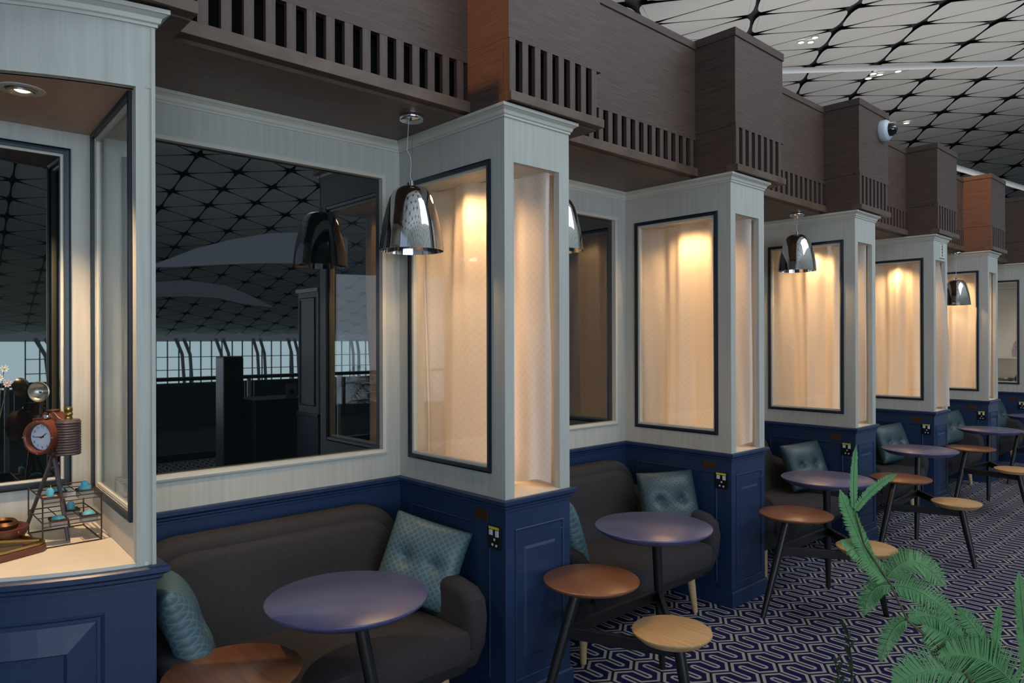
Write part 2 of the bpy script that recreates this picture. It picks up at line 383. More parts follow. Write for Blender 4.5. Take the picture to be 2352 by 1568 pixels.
# ------------------------------------------------------------------ profiles
CROWN = [(0,2.655),(.006,2.655),(.006,2.664),(.012,2.668),(.016,2.682),(.028,2.692),(.034,2.694),(.034,2.7075),(0,2.7075)]
RAIL = [(0,.960),(.018,.960),(.024,.955),(.024,.940),(.018,.934),(.012,.930),(.012,.922),(.007,.916),(.007,.908),(0,.908)]
SKIRT = [(0,0),(.012,0),(.012,.09),(.006,.10),(0,.10)]
def face_map(org, du, nn):
    """(u along wall, w = z, t outward)"""
    o = Vector(org); du = Vector(du); nn = Vector(nn)
    Mx = Matrix(((du.x,0,nn.x,o.x),(du.y,0,nn.y,o.y),(0,1,0,o.z),(0,0,0,1)))
    return Mx
def ring(bm, u0, u1, w0, w1, wd, t0, t1, Mx, bev=.003):
    """mitred picture-frame ring"""
    prof = [(0,t0),(0,t1),(wd*.35,t1+bev),(wd*.65,t1+bev*.4),(wd,t1),(wd,t0)]
    cor = [(u0,w0,1,1),(u1,w0,-1,1),(u1,w1,-1,-1),(u0,w1,1,-1)]
    rings = [[bm.verts.new(Mx @ Vector((u+su*a, w+sw*a, t))) for (a, t) in prof] for (u,w,su,sw) in cor]
    k = len(prof)
    for i in range(4):
        a, b = rings[i], rings[(i+1)%4]
        for j in range(k): bm.faces.new((a[j], a[(j+1)%k], b[(j+1)%k], b[j]))
    return bm
def wall_hole(bm, u0, u1, w0, w1, a0, a1, b0, b1, t0, t1, Mx):
    for (p, q, r, s) in ((u0,a0,w0,w1),(a1,u1,w0,w1),(a0,a1,w0,b0),(a0,a1,b1,w1)):
        if q-p > 1e-4 and s-r > 1e-4: box(bm, p, q, r, s, t0, t1, M=Mx)
    return bm
def raised(bm, u0, u1, w0, w1, Mx, inner=True):
    ring(bm, u0, u1, w0, w1, .010, -.001, .004, Mx, .003)
    if inner:
        g = .055; a0, a1, b0, b1 = u0+g, u1-g, w0+g*1.6, w1-g*1.6
        vs0 = [bm.verts.new(Mx @ Vector(p)) for p in ((a0,b0,0),(a1,b0,0),(a1,b1,0),(a0,b1,0))]
        vs1 = [bm.verts.new(Mx @ Vector(p)) for p in ((a0+.012,b0+.012,.006),(a1-.012,b0+.012,.006),(a1-.012,b1-.012,.006),(a0+.012,b1-.012,.006))]
        for i in range(4): bm.faces.new((vs0[i], vs0[(i+1)%4], vs1[(i+1)%4], vs1[i]))
        bm.faces.new(vs1)
    return bm
FX0, FX1, FZ0, FZ1 = XB+.0875, -.090, 1.067, 2.484   # framed window in a partition side
def side_window(root, Mx, u0, u1, w0=FZ0, w1=FZ1):
    f = obj('window_frame', ring(NB(), u0, u1, w0, w1, .022, 0, .010, Mx), M['bluedark'], root)
    obj('bead', ring(NB(), u0+.022, u1-.022, w0+.022, w1-.022, .014, -.030, -.002, Mx, .002), M['trim_white'], f)
    obj('glass_pane', box(NB(), u0+.03, u1-.03, w0+.03, w1-.03, -.022, -.018, M=Mx), M['pane'], f)
ORD = ['nearest', 'second nearest', 'third', 'fourth', 'fifth and farthest']
# ------------------------------------------------------------------ partition pier (prototype, then four copies)
L0 = face_map((0,0,0), (1,0,0), (0,-1,0)); R0 = face_map((0,PW,0), (1,0,0), (0,1,0)); F0 = face_map((0,0,0), (0,1,0), (1,0,0))
def make_pier():
    t = empty('booth_partition')
    b = NB(); TH = .035
    for Mx in (L0, R0):
        wall_hole(b, XB, -.0001, ZR, ZC+.05, FX0+.03, FX1-.03, FZ0+.03, FZ1-.03, -TH, 0, Mx)
    box(b, -TH, 0, TH, .056, ZR, ZC+.05); box(b, -TH, 0, .349, PW-TH, ZR, ZC+.05); box(b, -TH, 0, .056, .349, 2.463, ZC+.05)
    obj('casing', b, M['white'], t)
    obj('niche_lining', box(bx(XB, -TH, TH, PW-TH, 2.463, 2.49), XB, XB+.008, TH, PW-TH, .96, 2.463), M['beige'], t)
    b = NB(); box(b, XB, -.0005, TH, PW-TH, .940, .9635); obj('niche_sill', b, M['beige'], t)
    side_window(t, L0, FX0, FX1); side_window(t, R0, FX0, FX1)
    P = [(XB,0),(0,0),(0,PW),(XB,PW)]
    obj('crown_moulding', sweep(NB(), P, CROWN), M['trim_white'], t)
    w = obj('wainscot', bx(XB, 0, 0, PW, 0, .94), M['blue'], t)
    obj('raised_panel', raised(NB(), .058, PW-.045, .14, .822, F0), M['blue'], w)
    obj('raised_panel', raised(NB(), XB+.10, -.10, .14, .832, L0, False), M['blue'], w)
    obj('raised_panel', raised(NB(), XB+.10, -.10, .14, .832, R0, False), M['blue'], w)
    obj('chair_rail', sweep(NB(), P, RAIL), M['blue'], t)
    obj('skirting', sweep(NB(), P, SKIRT), M['blue'], t)
    obj('fixing_screw', lathe(NB(), [(0,.004),(.003,.003),(.004,0)], 8, (0,0,0), M=Matrix.Translation((.001,PW-.055,.775)) @ Matrix.Rotation(PI/2,4,'Y')), M['chrome'], t, label='tiny shiny screw head')
    return t
pier = make_pier()
plab = ['nearest freestanding booth partition with cream curtain niche, wide front face in view',
        'second booth partition of the row, curtained lit window seen behind the grey table',
        'third booth partition, lit curtain window partly behind a hanging chrome pendant',
        'fourth booth partition, with a small framed red sign above its niche',
        'fifth booth partition, the narrowest in view before the far display case']
for i, y in enumerate(YP):
    p = pier if i == 0 else copy_tree(pier)
    p.location = (0, y, 0); tag(p, plab[i], 'partition', 'booth partitions')
# curtains inside the partitions
def make_curtain(seed, bulge=0.):
    rnd = random.Random(seed); bm = NB(); uvl = bm.loops.layers.uv.new('UVMap')
    nu, nv = 120, 26; ph = [rnd.uniform(0, 6.28) for _ in range(4)]; grid = []
    P0c, P1c, P2c = Vector((XB+.012, .165)), Vector((-.26, .225)), Vector((-.045, .345))
    L1 = (P1c-P0c).length; L2 = (P2c-P1c).length; LT = L1+L2
    for a in range(nu+1):
        s = a/nu; d = s*LT
        if d < L1: p = P0c.lerp(P1c, d/L1); n = Vector((0,1))
        else: p = P1c.lerp(P2c, (d-L1)/L2); n = Vector((-.6,.8))
        k = min(max((d-L1+.08)/.16, 0), 1); n = (Vector((0,1))*(1-k)+Vector((.78,-.62))*(-k)).normalized()
        col = []
        for c in range(nv+1):
            w = c/nv; z = 2.462-(2.462-.978)*w
            amp = .017+.012*w
            o = amp*(math.sin(s*21+ph[0]+.9*w+.6*math.sin(s*9))+.35*math.sin(s*47+ph[1]-1.4*w)+.8*math.sin(s*12+ph[2]+1.6*w))
            lean = .05*w*math.sin(s*9+ph[3])
            ps = p+n*o; xx = ps.x+lean*.6; yy = ps.y+.01*math.sin(w*5+ph[1])
            if bulge and s > .8: xx += bulge*(s-.8)/.2*math.sin(min(w*1.25, 1)*PI*.75)
            xx = min(xx, -.040 if not bulge else .05); yy = min(max(yy, .075), PW-.05)
            col.append((bm.verts.new((xx, yy, z+(.012*math.sin(s*23+ph[2]) if c == nv else 0)+ (0.0 if c < nv else .008))), s*LT*1.35, w*1.5))
        grid.append(col)
    for a in range(nu):
        for c in range(nv):
            q = [grid[a][c], grid[a+1][c], grid[a+1][c+1], grid[a][c+1]]
            f = bm.faces.new([v[0] for v in q])
            for lp, v in zip(f.loops, q): lp[uvl].uv = (v[1], v[2])
    me_bm = bm
    return me_bm
clab = ['cream diamond-weave curtain hanging in the nearest partition niche', 'cream curtain in the second partition, bright hot spot top centre of its window',
        'cream curtain glowing behind the third partition window and pendant lamp', 'cream curtain of the fourth partition, its front edge billowing out of the niche',
        'cream curtain in the fifth partition, beside the far display case']
for i, y in enumerate(YP):
    o = obj('curtain', make_curtain(11+i, .05 if i == 3 else 0), M['curtain'], smooth=True)
    o.location = (0, y, 0); tag(o, clab[i], 'curtain', 'niche curtains')
    b = empty('curtain_rod', (0, y, 0), label=['thin white rail holding the curtain of the %s partition' % s for s in ORD][i], cat='curtain rail')
    obj('rail', tube(NB(), [(XB+.01,.165,2.4615),(-.26,.225,2.4615),(-.045,.345,2.4615)], .004, 6), M['trim_white'], b)
    light('niche_spot', 'SPOT', (-.38, y+.062, 2.45), 40, WARM, aim=(-.36, y+.14, 1.2), spot_size=math.radians(150), spot_blend=.9, shadow_soft_size=.05)
    light('niche_fill', 'AREA', (-.42, y+PW-.045, 1.62), 5.6, (1,.58,.30), aim=(-.42, y, 1.62), size=.5, size_y=1.2, shape='RECTANGLE')  # fill light added behind the curtain for an even glow
# ------------------------------------------------------------------ back wall with a dark window in each booth
wb = NB(); WX = XB; bands = []
holes = [(-1.22, -.105)]+[(YP[i]+PW+.10, YP[i+1]-.115) for i in range(4)]+[(YP[4]+PW+.10, Y6-.115)]
BK = face_map((XB,0,0), (0,1,0), (1,0,0))
starts = [Y0]+[y+PW for y in YP]; ends = YP+[Y6]
b = NB()
for s, e_, (h0, h1) in zip(starts, ends, holes):
    wall_hole(b, s-.01, e_+.01, ZR-.03, 2.72, h0, h1, 1.105, 2.508, -.06, 0, BK)
wall = obj('wall_back', b, M['white'], kind='structure')
b = NB(); [box(b, XB-.06, XB+.0005, s-.01, e_+.01, 0, .94) for s, e_ in zip(starts, ends)]; obj('wainscot', b, M['blue'], wall)
b = NB(); [sweep(b, [(XB,s),(XB,e_)], RAIL) for s, e_ in zip(starts, ends)]; obj('chair_rail', b, M['blue'], wall)
b = NB(); [sweep(b, [(XB,s),(XB,e_)], CROWN) for s, e_ in zip(starts, ends)]; obj('crown_moulding', b, M['trim_white'], wall)
for k, (h0, h1) in enumerate(holes):
    w = obj('window_%d' % (k+1), bx(XB-.05, XB-.024, h0-.005, h1+.005, 1.10, 2.513), M['glassdark'], kind='structure')
    obj('window_frame', ring(NB(), h0-.022, h1+.022, 1.083, 2.530, .026, -.03, .008, BK), M['trim_white'], w)
obj('wall_rear_light_block', bx(-1.4, -1.3, -3.2, 11, 0, 3.6), M['grey'], kind='structure')  # added wall, unseen, blocks light from behind the booths
# ------------------------------------------------------------------ wooden bulkheads over the booths (recessed) and boxes over the partitions
XR = -.25
def slatted(t, xf, y0, y1, zb, z0, z1, zt, n, depth, lead):
    """front band with n vertical slots between z0 and z1; xf = front plane. Builds rails, slats, backing"""
    b = NB(); box(b, xf-.03, xf+.006, y0-.005, y1+.003, z1, z1+.028)
    obj('top_rail', b, M['wood'], t)
    obj('bottom_rail', bx(xf-depth, xf+.022, y0-.006, y1+.006, zb-.001, z0, .002), M['wood_s'], t)
    obj('slot_shade_backing', bx(xf-.075, xf-.055, y0+.005, y1-.005, z0-.015, z1+.04), M['black'], t)  # black sheet stands in for the shade inside the open slots
    pitch = (y1-y0-2*lead)/n; sw = pitch*.46
    s0 = bx(xf-.016, xf+.006, 0, sw, z0-.001, z1+.001)
    first = None
    for k in range(n+1):
        y = y0+lead+pitch*k-sw
        a, bb = y, y+sw
        if first is None:
            first = obj('slat', s0, M['wood_v'], t); first.location = (0, y, 0)
        else:
            c = first.copy(); C.objects.link(c); c.parent = t; c.location = (0, y, 0)
    if lead > .05:
        obj('end_board', bx(xf-.03, xf+.006, y0, y0+lead-sw+.002, z0-.001, z1+.001), M['wood_v'], t)
def bulkhead(y0, y1, label, n):
    t = empty('wooden_bulkhead', (0,0,0), label=label, cat='bulkhead')
    obj('fascia_board', bx(XR-.03, XR, y0, y1, 2.985, 3.545), M['wood'], t)
    obj('cap_trim', bx(XR-.04, XR+.008, y0, y1, 3.545, 3.592, .002), M['wood'], t)
    obj('soffit', bx(XB-.04, XR-.028, y0, y1, 2.708, 2.735), M['wood_s'], t)
    slatted(t, XR, y0, y1, 2.725, 2.775, 2.957, 0, n, .06, .03)
    obj('top_board', bx(XB-.5, XR-.02, y0, y1, 3.55, 3.57), M['wood'], t)
    return t
def woodbox(y0, y1, label, xf=.035, n=7):
    t = empty('wooden_box', (0,0,0), label=label, cat='box')
    obj('front_board', bx(xf-.03, xf, y0, y1, 3.005, 3.552), M['wood'], t)
    for (a, bb) in ((y0, y0+.03), (y1-.03, y1)):
        obj('side_board', bx(XR-.3, xf-.03, a, bb, 2.9985, 3.552), M['wood'], t)
        obj('lower_side_board', bx(XR-.3, xf-.03, a-.004 if a == y0 else a, bb if a == y0 else bb+.004, 2.716, 2.995), M['wood'], t)
    obj('corner_post', bx(xf-.031, xf+.001, y0-.004, y0+.012, 2.716, 2.9985), M['wood'], t)
    obj('cap_trim', bx(XR-.3, xf+.008, y0-.008, y1+.008, 3.552, 3.603, .002), M['wood'], t)
    obj('underside', bx(XB-.03, xf-.03, y0, y1, 2.708, 2.73), M['wood_s'], t)
    slatted(t, xf, y0, y1, 2.716, 2.756, 2.990, 0, n, .06, .035)
    return t
blab = ['large recessed slatted oak bulkhead over the nearest booth, with soffit and pendant canopy below', 'slatted oak bulkhead between the first and second wooden boxes',
        'slatted oak bulkhead between the second box and the box with the camera dome', 'slatted oak bulkhead just beyond the box with the camera dome',
        'short slatted oak bulkhead before the reddish end box', 'plain dark oak bulkhead at the far right end of the row']
BW = .61
xs = [-1.30]+[y+BW for y in YP]
for k in range(6):
    bulkhead(xs[k], (YP+[Y6])[k]-.004, blab[k], 15)
wl = ['orange-lit dark oak box over the nearest partition, cut off by the frame top', 'tall dark oak box over the second partition, highest corner against the white roof',
      'dark oak box over the third partition, with a white camera dome on its face', 'dark oak box over the fourth partition, beyond the camera dome', 'reddish-lit oak box over the fifth partition']
for k, y in enumerate(YP): woodbox(y-.004, y+BW, wl[k])
woodbox(Y6-.004, Y6+1.2, 'dark oak box at the far right edge over the display case', n=12)
# ------------------------------------------------------------------ display case at the near end of the row (curved front)
def arc(y): return -1.325+math.sqrt(max(0, 1.5625-(y+1.21)**2))
YL = -2.35; XK = -.80
ap = [(arc(YL+(Y0-YL)*k/24), YL+(Y0-YL)*k/24) for k in range(25)]
def arc_piece(yA, yB, zA, zB, xback=None, thick=None, n=20, inset=0):
    pts = [(arc(yA+(yB-yA)*k/n)-inset, yA+(yB-yA)*k/n) for k in range(n+1)]
    if thick: bk = [(x-thick, y) for x, y in pts][::-1]
    else: bk = [(xback, yB), (xback, yA)]
    return slab(pts+bk, zA, zB, 0, XYZ)
dc = empty('display_case', (0,0,0), label='near display case with curved white front and lit cream counter, at the left edge', cat='display case')
case = arc_piece(YL, Y0, 2.461, 2.7075, thick=.04)
box(case, -.125, arc(-1.44), -1.462, Y0, ZR, 2.461)
obj('casing', case, M['white'], dc)
SW = face_map((XK,-1.428,0), Vector((.70,-.032,0)).normalized(), Vector((-.0457,-.999,0)))
b = wall_hole(NB(), 0, .70, ZR, 2.470, .035, .625, 1.112, 2.448, -.016, 0, SW); obj('side_lining', b, M['beige'], dc)
b = wall_hole(NB(), XB, -.09, ZR, 2.66, XK+.03, -.175, 1.112, 2.448, 0, .012, face_map((0,Y0,0),(1,0,0),(0,-1,0))); obj('side_casing', b, M['white'], dc)
f = obj('window_frame', ring(NB(), .010, .645, 1.088, 2.468, .022, 0, .010, SW), M['bluedark'], dc)
obj('bead', ring(NB(), .034, .625, 1.112, 2.446, .014, -.016, -.003, SW, .002), M['trim_white'], f)
obj('glass_pane', box(NB(), .04, .62, 1.12, 2.44, -.013, -.010, M=SW), M['pane'], f)
obj('soffit', arc_piece(YL, -1.43, 2.461, 2.485, xback=XK-.03, inset=.03), M['tan'], dc)
obj('counter', arc_piece(YL, -1.43, .955, .9715, xback=XK-.03), M['beige'], dc)
K0 = face_map((XK,0,0), (0,1,0), (1,0,0))
b = wall_hole(NB(), YL, -1.42, ZR, 2.49, -2.25, -1.53, 1.148, 2.371, -.03, 0, K0); obj('back_panel', b, M['white'], dc)
f = obj('window_frame', ring(NB(), -2.275, -1.505, 1.123, 2.396, .022, 0, .012, K0), M['bluedark'], dc)
obj('bead', ring(NB(), -2.253, -1.527, 1.145, 2.374, .010, -.01, .002, K0, .002), M['trim_white'], f)
obj('glass_pane', box(NB(), -2.25, -1.53, 1.15, 2.37, -.02, -.012, M=K0), M['glassdark'], f, label='dark window pane')
obj('end_panel', bx(XB, arc(YL), YL-.02, YL, 0, 2.66), M['white'], dc)
obj('base', arc_piece(YL, Y0, 0, .94, xback=XB), M['blue'], dc)
pth = ap+[(XB, Y0)]
obj('crown_moulding', sweep(NB(), pth, CROWN), M['trim_white'], dc)
obj('chair_rail', sweep(NB(), pth, [(a*1.3, z) for a, z in RAIL]), M['blue'], dc)
obj('skirting', sweep(NB(), pth, SKIRT), M['blue'], dc)
b = NB(); ya, yb, za, zb = -2.25, -1.545, .12, .835; ns, nz_ = 60, 60; g = []
def ph(e):
    if e <= .006: return e/.006*.007
    if e <= .012: return .007-(e-.006)/.006*.006
    if e <= .020: return .001
    if e <= .024: return .001+(e-.020)/.004*.004
    if e <= .10: return .005+(e-.024)/.076*.026
    if e <= .106: return .031-(e-.10)/.006*.012
    return .019
def ticks(a, c):
    L = c-a; ed = [0,.003,.006,.009,.012,.016,.020,.022,.024,.05,.075,.10,.103,.106]
    return [a+t for t in ed]+[a+.106+(L-.212)*k/8 for k in range(1,8)]+[c-t for t in ed[::-1]]
ty, tz = ticks(ya, yb), ticks(za, zb)
for y in ty:
    nx = Vector((1, (y+1.21)/1.25)).normalized()
    g.append([b.verts.new((arc(y)+nx.x*ph(min(y-ya, yb-y, z-za, zb-z)), y, z)) for z in tz])
for i in range(len(ty)-1):
    for j in range(len(tz)-1): b.faces.new((g[i][j], g[i+1][j], g[i+1][j+1], g[i][j+1]))
obj('raised_panel', b, M['blue'], dc)
woodbox(YL-.2, -1.30, 'dark oak box over the near display case, only its corner in the frame top left', xf=-.055, n=12)
dl = empty('recessed_downlight', (-.371,-1.72,2.461), label='round recessed downlight glowing in the display case soffit, top left', cat='light')
obj('trim_ring', lathe(NB(), [(.044,-.001),(.048,-.004),(.064,-.003),(.066,0)], 32), M['trim_white'], dl)
obj('baffle', lathe(NB(), [(.044,-.001),(.043,-.004),(.038,-.006),(.036,-.012),(.030,-.0005),(.0,-.0005)], 32), M['silver'], dl)
obj('lens', lathe(NB(), [(0,-.004),(.016,-.004),(.022,-.001)], 20, (-.008,.004,0)), emis('case_downlight_lens', (1,.75,.5), 9), dl)
light('case_spot', 'SPOT', (-.371,-1.72,2.44), 110, (1,.68,.38), aim=(-.42,-1.66,.97), spot_size=math.radians(95), spot_blend=.7, shadow_soft_size=.018)
# ------------------------------------------------------------------ display case at the far end
dc2 = empty('display_case', (0,0,0), label='far display case with framed side window at the right edge of the photo', cat='display case')
L6 = face_map((0,Y6,0), (1,0,0), (0,-1,0))
b = wall_hole(NB(), XB, 0, ZR, 2.66, FX0+.03, FX1-.03, FZ0+.03, FZ1-.03, -.03, 0, L6)
box(b, -.035, 0, Y6, Y6+.06, ZR, 2.66); box(b, -.035, 0, Y6+.06, Y6+1.6, 2.461, 2.66); box(b, -.035, 0, Y6+1.54, Y6+1.6, ZR, 2.461)
obj('casing', b, M['white'], dc2); side_window(dc2, L6, FX0, FX1)
obj('base', bx(XB, 0, Y6, Y6+1.6, 0, .94), M['blue'], dc2)
P6 = [(XB,Y6),(0,Y6),(0,Y6+1.6)]
obj('crown_moulding', sweep(NB(), P6, CROWN), M['trim_white'], dc2); obj('chair_rail', sweep(NB(), P6, RAIL), M['blue'], dc2)
obj('deck', bx(XB, -.04, Y6+.03, Y6+1.6, .94, 1.05), M['beige'], dc2)
obj('lining', bx(XB, -.04, Y6+1.56, Y6+1.6, 1.05, 2.48), M['beige'], dc2)
obj('shelf', bx(XB, -.04, Y6+.9, Y6+1.56, 1.395, 1.41), M['steel'], dc2)
obj('lining_back', bx(XB, XB+.02, Y6+.03, Y6+1.6, 1.05, 2.48), M['beige'], dc2)
obj('soffit', bx(XB, -.03, Y6+.03, Y6+1.6, 2.485, 2.5), M['beige'], dc2)
light('far_case_spot', 'SPOT', (-.4, Y6+.8, 2.46), 6, (1,.75,.5), aim=(-.4,Y6+.8,1), spot_size=math.radians(110), spot_blend=.8, shadow_soft_size=.03)
t = tag(obj('metal_bowl', lathe(NB(), [(0,0),(.05,0),(.055,.012),(.10,.05),(.12,.075),(.114,.075),(.09,.05),(.045,.018),(0,.014)], 28), M['silver'], smooth=True), 'shallow silver bowl inside the far display case', 'bowl'); t.location = (-.36, Y6+.52, 1.05)
t = empty('glass_jar', (-.15, Y6+.42, 1.05), label='round green glass jar beside the silver bowl in the far display case', cat='jar')
obj('jar_body', lathe(NB(), [(0,0),(.05,0),(.085,.03),(.095,.08),(.07,.13),(.05,.145),(.05,.16),(.045,.16),(.045,.14),(.088,.08),(.05,.01),(0,.008)], 28), M['teal'], t, smooth=True)
obj('lid', lathe(NB(), [(.052,.158),(.052,.17),(.02,.178),(.012,.19),(0,.192)], 20), M['silver'], t, smooth=True)
t = empty('guitar_ornament', (-.42, Y6+1.555, 1.62), label='violet guitar-shaped ornament seen through the far display case window', cat='ornament')
b = NB(); MM = Matrix.Rotation(PI/2, 4, 'X')
lathe(b, [(0,0),(.085,0),(.085,.02),(0,.02)], 24, (0,0,-.13), MM); lathe(b, [(0,0),(.062,0),(.062,.02),(0,.02)], 24, (0,0,-.02), MM)
obj('guitar_body', b, M['violet'], t); obj('neck', bx(-.012,.012,-.018,0,.03,.24), M['violet'], t)
# ------------------------------------------------------------------ sofas
def pillow_bm(a, th, tufts=((-.07,0),(.07,0)), n=40):
    bm = NB(); G = {}
    for sd in (1, -1):
        for i in range(n+1):
            for j in range(n+1):
                u, v = -1+2*i/n, -1+2*j/n
                edge = i in (0, n) or j in (0, n)
                if sd == -1 and edge: G[(sd,i,j)] = G[(1,i,j)]; continue
                e = (1-abs(u)**2.6)*(1-abs(v)**2.6); t = th*.5*max(0, e)**.42
                pin = 1-.03*(abs(u*v)**.0)*(1-abs(u)**2)*(abs(v)**6)-.0; pin2 = 1-.03*(1-abs(v)**2)*(abs(u)**6)
                x, y = a/2*u*pin2, a/2*v*pin
                for (tx, ty_) in tufts:
                    d = math.hypot(x-tx, y-ty_); t -= th*.27*math.exp(-(d/.036)**1.2)
                G[(sd,i,j)] = bm.verts.new((x, y, sd*max(t, 0)))
    for sd in (1, -1):
        for i in range(n):
            for j in range(n):
                f = [G[(sd,i,j)], G[(sd,i+1,j)], G[(sd,i+1,j+1)], G[(sd,i,j+1)]]
                bm.faces.new(f if sd == 1 else f[::-1])
    return bm
def make_sofa():
    t = empty('booth_sofa'); w0, w1 = -1.38, -.07     # local y, relative to the partition on its right
    obj('backrest', slab(rrect(w0+.04, w1-.03, .20, .865, (.05,.05,.20,.20)), -.80, -.655, .045, YZX), M['sofa'], t, smooth=True)
    tilt = Matrix.Translation((-.60,0,.40)) @ Matrix.Rotation(math.radians(-9), 4, 'Y') @ Matrix.Translation((.60,0,-.40))
    bc = slab(rrect(w0+.11, w1-.10, .34, .82, (.04,.04,.15,.15)), -.66, -.555, .045, YZX)
    for v in bc.verts: v.co = tilt @ v.co
    obj('back_cushion', bc, M['sofa'], t, smooth=True)
    for (a, c) in ((w1-.115, w1), (w0, w0+.115)):
        o = [(-.76,.24),(-.20,.20),(-.08,.24),(-.03,.34),(-.015,.46),(-.03,.545),(-.085,.59),(-.17,.605),(-.45,.625),(-.70,.70),(-.76,.70)]
        obj('arm', slab(o, a, c, .045, XZY), M['sofa'], t, smooth=True)
    obj('seat_cushion', box(NB(), -.62, -.012, w0+.10, w1-.10, .29, .435, .05), M['sofa'], t, smooth=True)
    o = [(-.76,.19),(-.26,.175),(-.12,.20),(-.035,.30),(-.03,.34),(-.76,.34)]
    obj('seat_base', slab(o, w0+.04, w1-.04, .03, XZY), M['sofa'], t, smooth=True)
    for (x, y, dx, dy) in ((-.14,w1-.17,.02,.02),(-.14,w0+.15,.02,-.02),(-.70,w1-.17,-.02,.02),(-.70,w0+.15,-.02,-.02)):
        obj('leg', tube(NB(), [(x,y,.21),(x+dx,y+dy,0)], [.026,.016], 14), M['beech'], t, smooth=True)
    return t
sofa = make_sofa()
sl = ['charcoal fabric booth sofa in the nearest booth, behind the blue-grey round table', 'charcoal booth sofa in the second booth, pale wooden legs showing on the carpet',
      'dark booth sofa in the third booth, behind the fern fronds', 'dark booth sofa in the fourth booth from the left', 'dark booth sofa in the fifth booth from the left', 'dark booth sofa at the far right end']
for k, y in enumerate(YP+[Y6]):
    s = sofa if k == 0 else copy_tree(sofa)
    s.location = (0, y, 0); tag(s, sl[k], 'sofa', 'booth sofas')
def place(o, loc, n, up):
    n = Vector(n).normalized(); up = Vector(up); up = (up-n*up.dot(n)).normalized(); x = up.cross(n)
    o.matrix_world = Matrix(((x.x,up.x,n.x,loc[0]),(x.y,up.y,n.y,loc[1]),(x.z,up.z,n.z,loc[2]),(0,0,0,1)))
pl = bpy.data.meshes.new('cushion'); bmp = pillow_bm(.38, .15); bmp.to_mesh(pl); bmp.free()
for p in pl.polygons: p.use_smooth = True
pl2 = pl.copy(); pl.materials.append(M['cushion']); pl2.materials.append(M['cushion_dark'])
cs = [(pl, (-.37,-.185,.645), (.60,-.75,.30), (-.08,.50,.86), 'light teal-grey tufted honeycomb cushion leaning at the right end of the nearest sofa'),
      (pl, (-.33,-1.245,.645), (.22,.92,.35), (-.15,-.35,.93), 'teal cushion standing edge-on at the left end of the nearest sofa'),
      (pl2, (-.31,YP[1]-.225,.650), (.80,-.52,.34), (-.22,.10,.95), 'dark teal button-tufted cushion at the right end of the second sofa'),
      (pl, (-.32,YP[1]-1.20,.645), (.30,.92,.30), (-.15,-.35,.93), 'pale cushion at the left end of the second sofa, mostly hidden by the partition'),
      (pl2, (-.32,YP[2]-.20,.645), (.86,-.42,.34), (-.28,.03,.95), 'dark square cushion at the right end of the third sofa'),
      (pl2, (-.32,YP[3]-.20,.645), (.86,-.42,.34), (-.28,.03,.95), 'dark square cushion at the right end of the fourth sofa'),
      (pl2, (-.32,YP[4]-.20,.645), (.86,-.42,.34), (-.28,.03,.95), 'dark square cushion at the right end of the fifth sofa'),
      (pl2, (-.32,Y6-.20,.645), (.86,-.42,.34), (-.28,.03,.95), 'dark cushion at the far right end of the row')]
for me, loc, n, up, lb in cs:
    o = bpy.data.objects.new('cushion', me); C.objects.link(o); place(o, loc, n, up); tag(o, lb, 'cushion', 'booth cushions')
# ------------------------------------------------------------------ tiered tables: blue top, brown middle top, blond low top on one linked frame
def disc(r, z0, z1, under, M_=None, lip=.004):
    return lathe(NB(), [(0,z1),(r-lip,z1),(r-.001,z1-.002),(r,z1-.006),(r-.002,z1-.011),(r-under,z0),(0,z0)], 56)
def table_set(tc, bc, lc, pt, pf, bf, lf, label):
    t = empty('tiered_table', (tc[0], tc[1], 0), label=label, cat='table', group='three-tier tables on the carpet')
    O = Vector((tc[0], tc[1], 0))
    def P(x, y, z): return Vector((x, y, z))-O
    a = obj('table_top', disc(.29, .702, .74, .045), M['lacquer'], t, smooth=True, label='blue lacquered round top')
    a = obj('middle_top', disc(.215, .578, .60, .02), M['walnut'], t, smooth=True, label='orange-brown round top'); a.location = P(bc[0], bc[1], 0)
    a = obj('low_top', disc(.165, .425, .46, .03), M['blond'], t, smooth=True, label='blond wood round top'); a.location = P(lc[0], lc[1], 0)
    pts = {}
    for nm, top, foot, zt in (('p', pt, pf, .705), ('b', bc, bf, .580), ('l', lc, lf, .430)):
        A = Vector((top[0], top[1], zt)); F = Vector((foot[0], foot[1], 0))
        if nm != 'p': A = Vector((*(Vector(top[:2]).lerp(Vector(foot[:2]), .25)), zt))
        obj('leg', tube(NB(), [A-O, A.lerp(F, .5)-O, F-O], [.024,.023,.015], 16), M['blackmetal'], t, smooth=True)
        pts[nm] = A.lerp(F, (zt-.385)/zt)-O
    for a_, b_ in (('p','b'),('b','l'),('l','p')):
        A, B = pts[a_], pts[b_]; d = (B-A); L = d.length; ang = math.atan2(d.y, d.x)
        Mx = Matrix.Translation((A+B)/2) @ Matrix.Rotation(ang, 4, 'Z')
        obj('stretcher', box(NB(), -L/2, L/2, -.012, .012, -.026, .026, .003, M=Mx), M['blackmetal'], t)
    return t
def off(c, d): return (c[0]+d[0], c[1]+d[1])
BF, LF = (-.084,-.25), (.12,-.01)
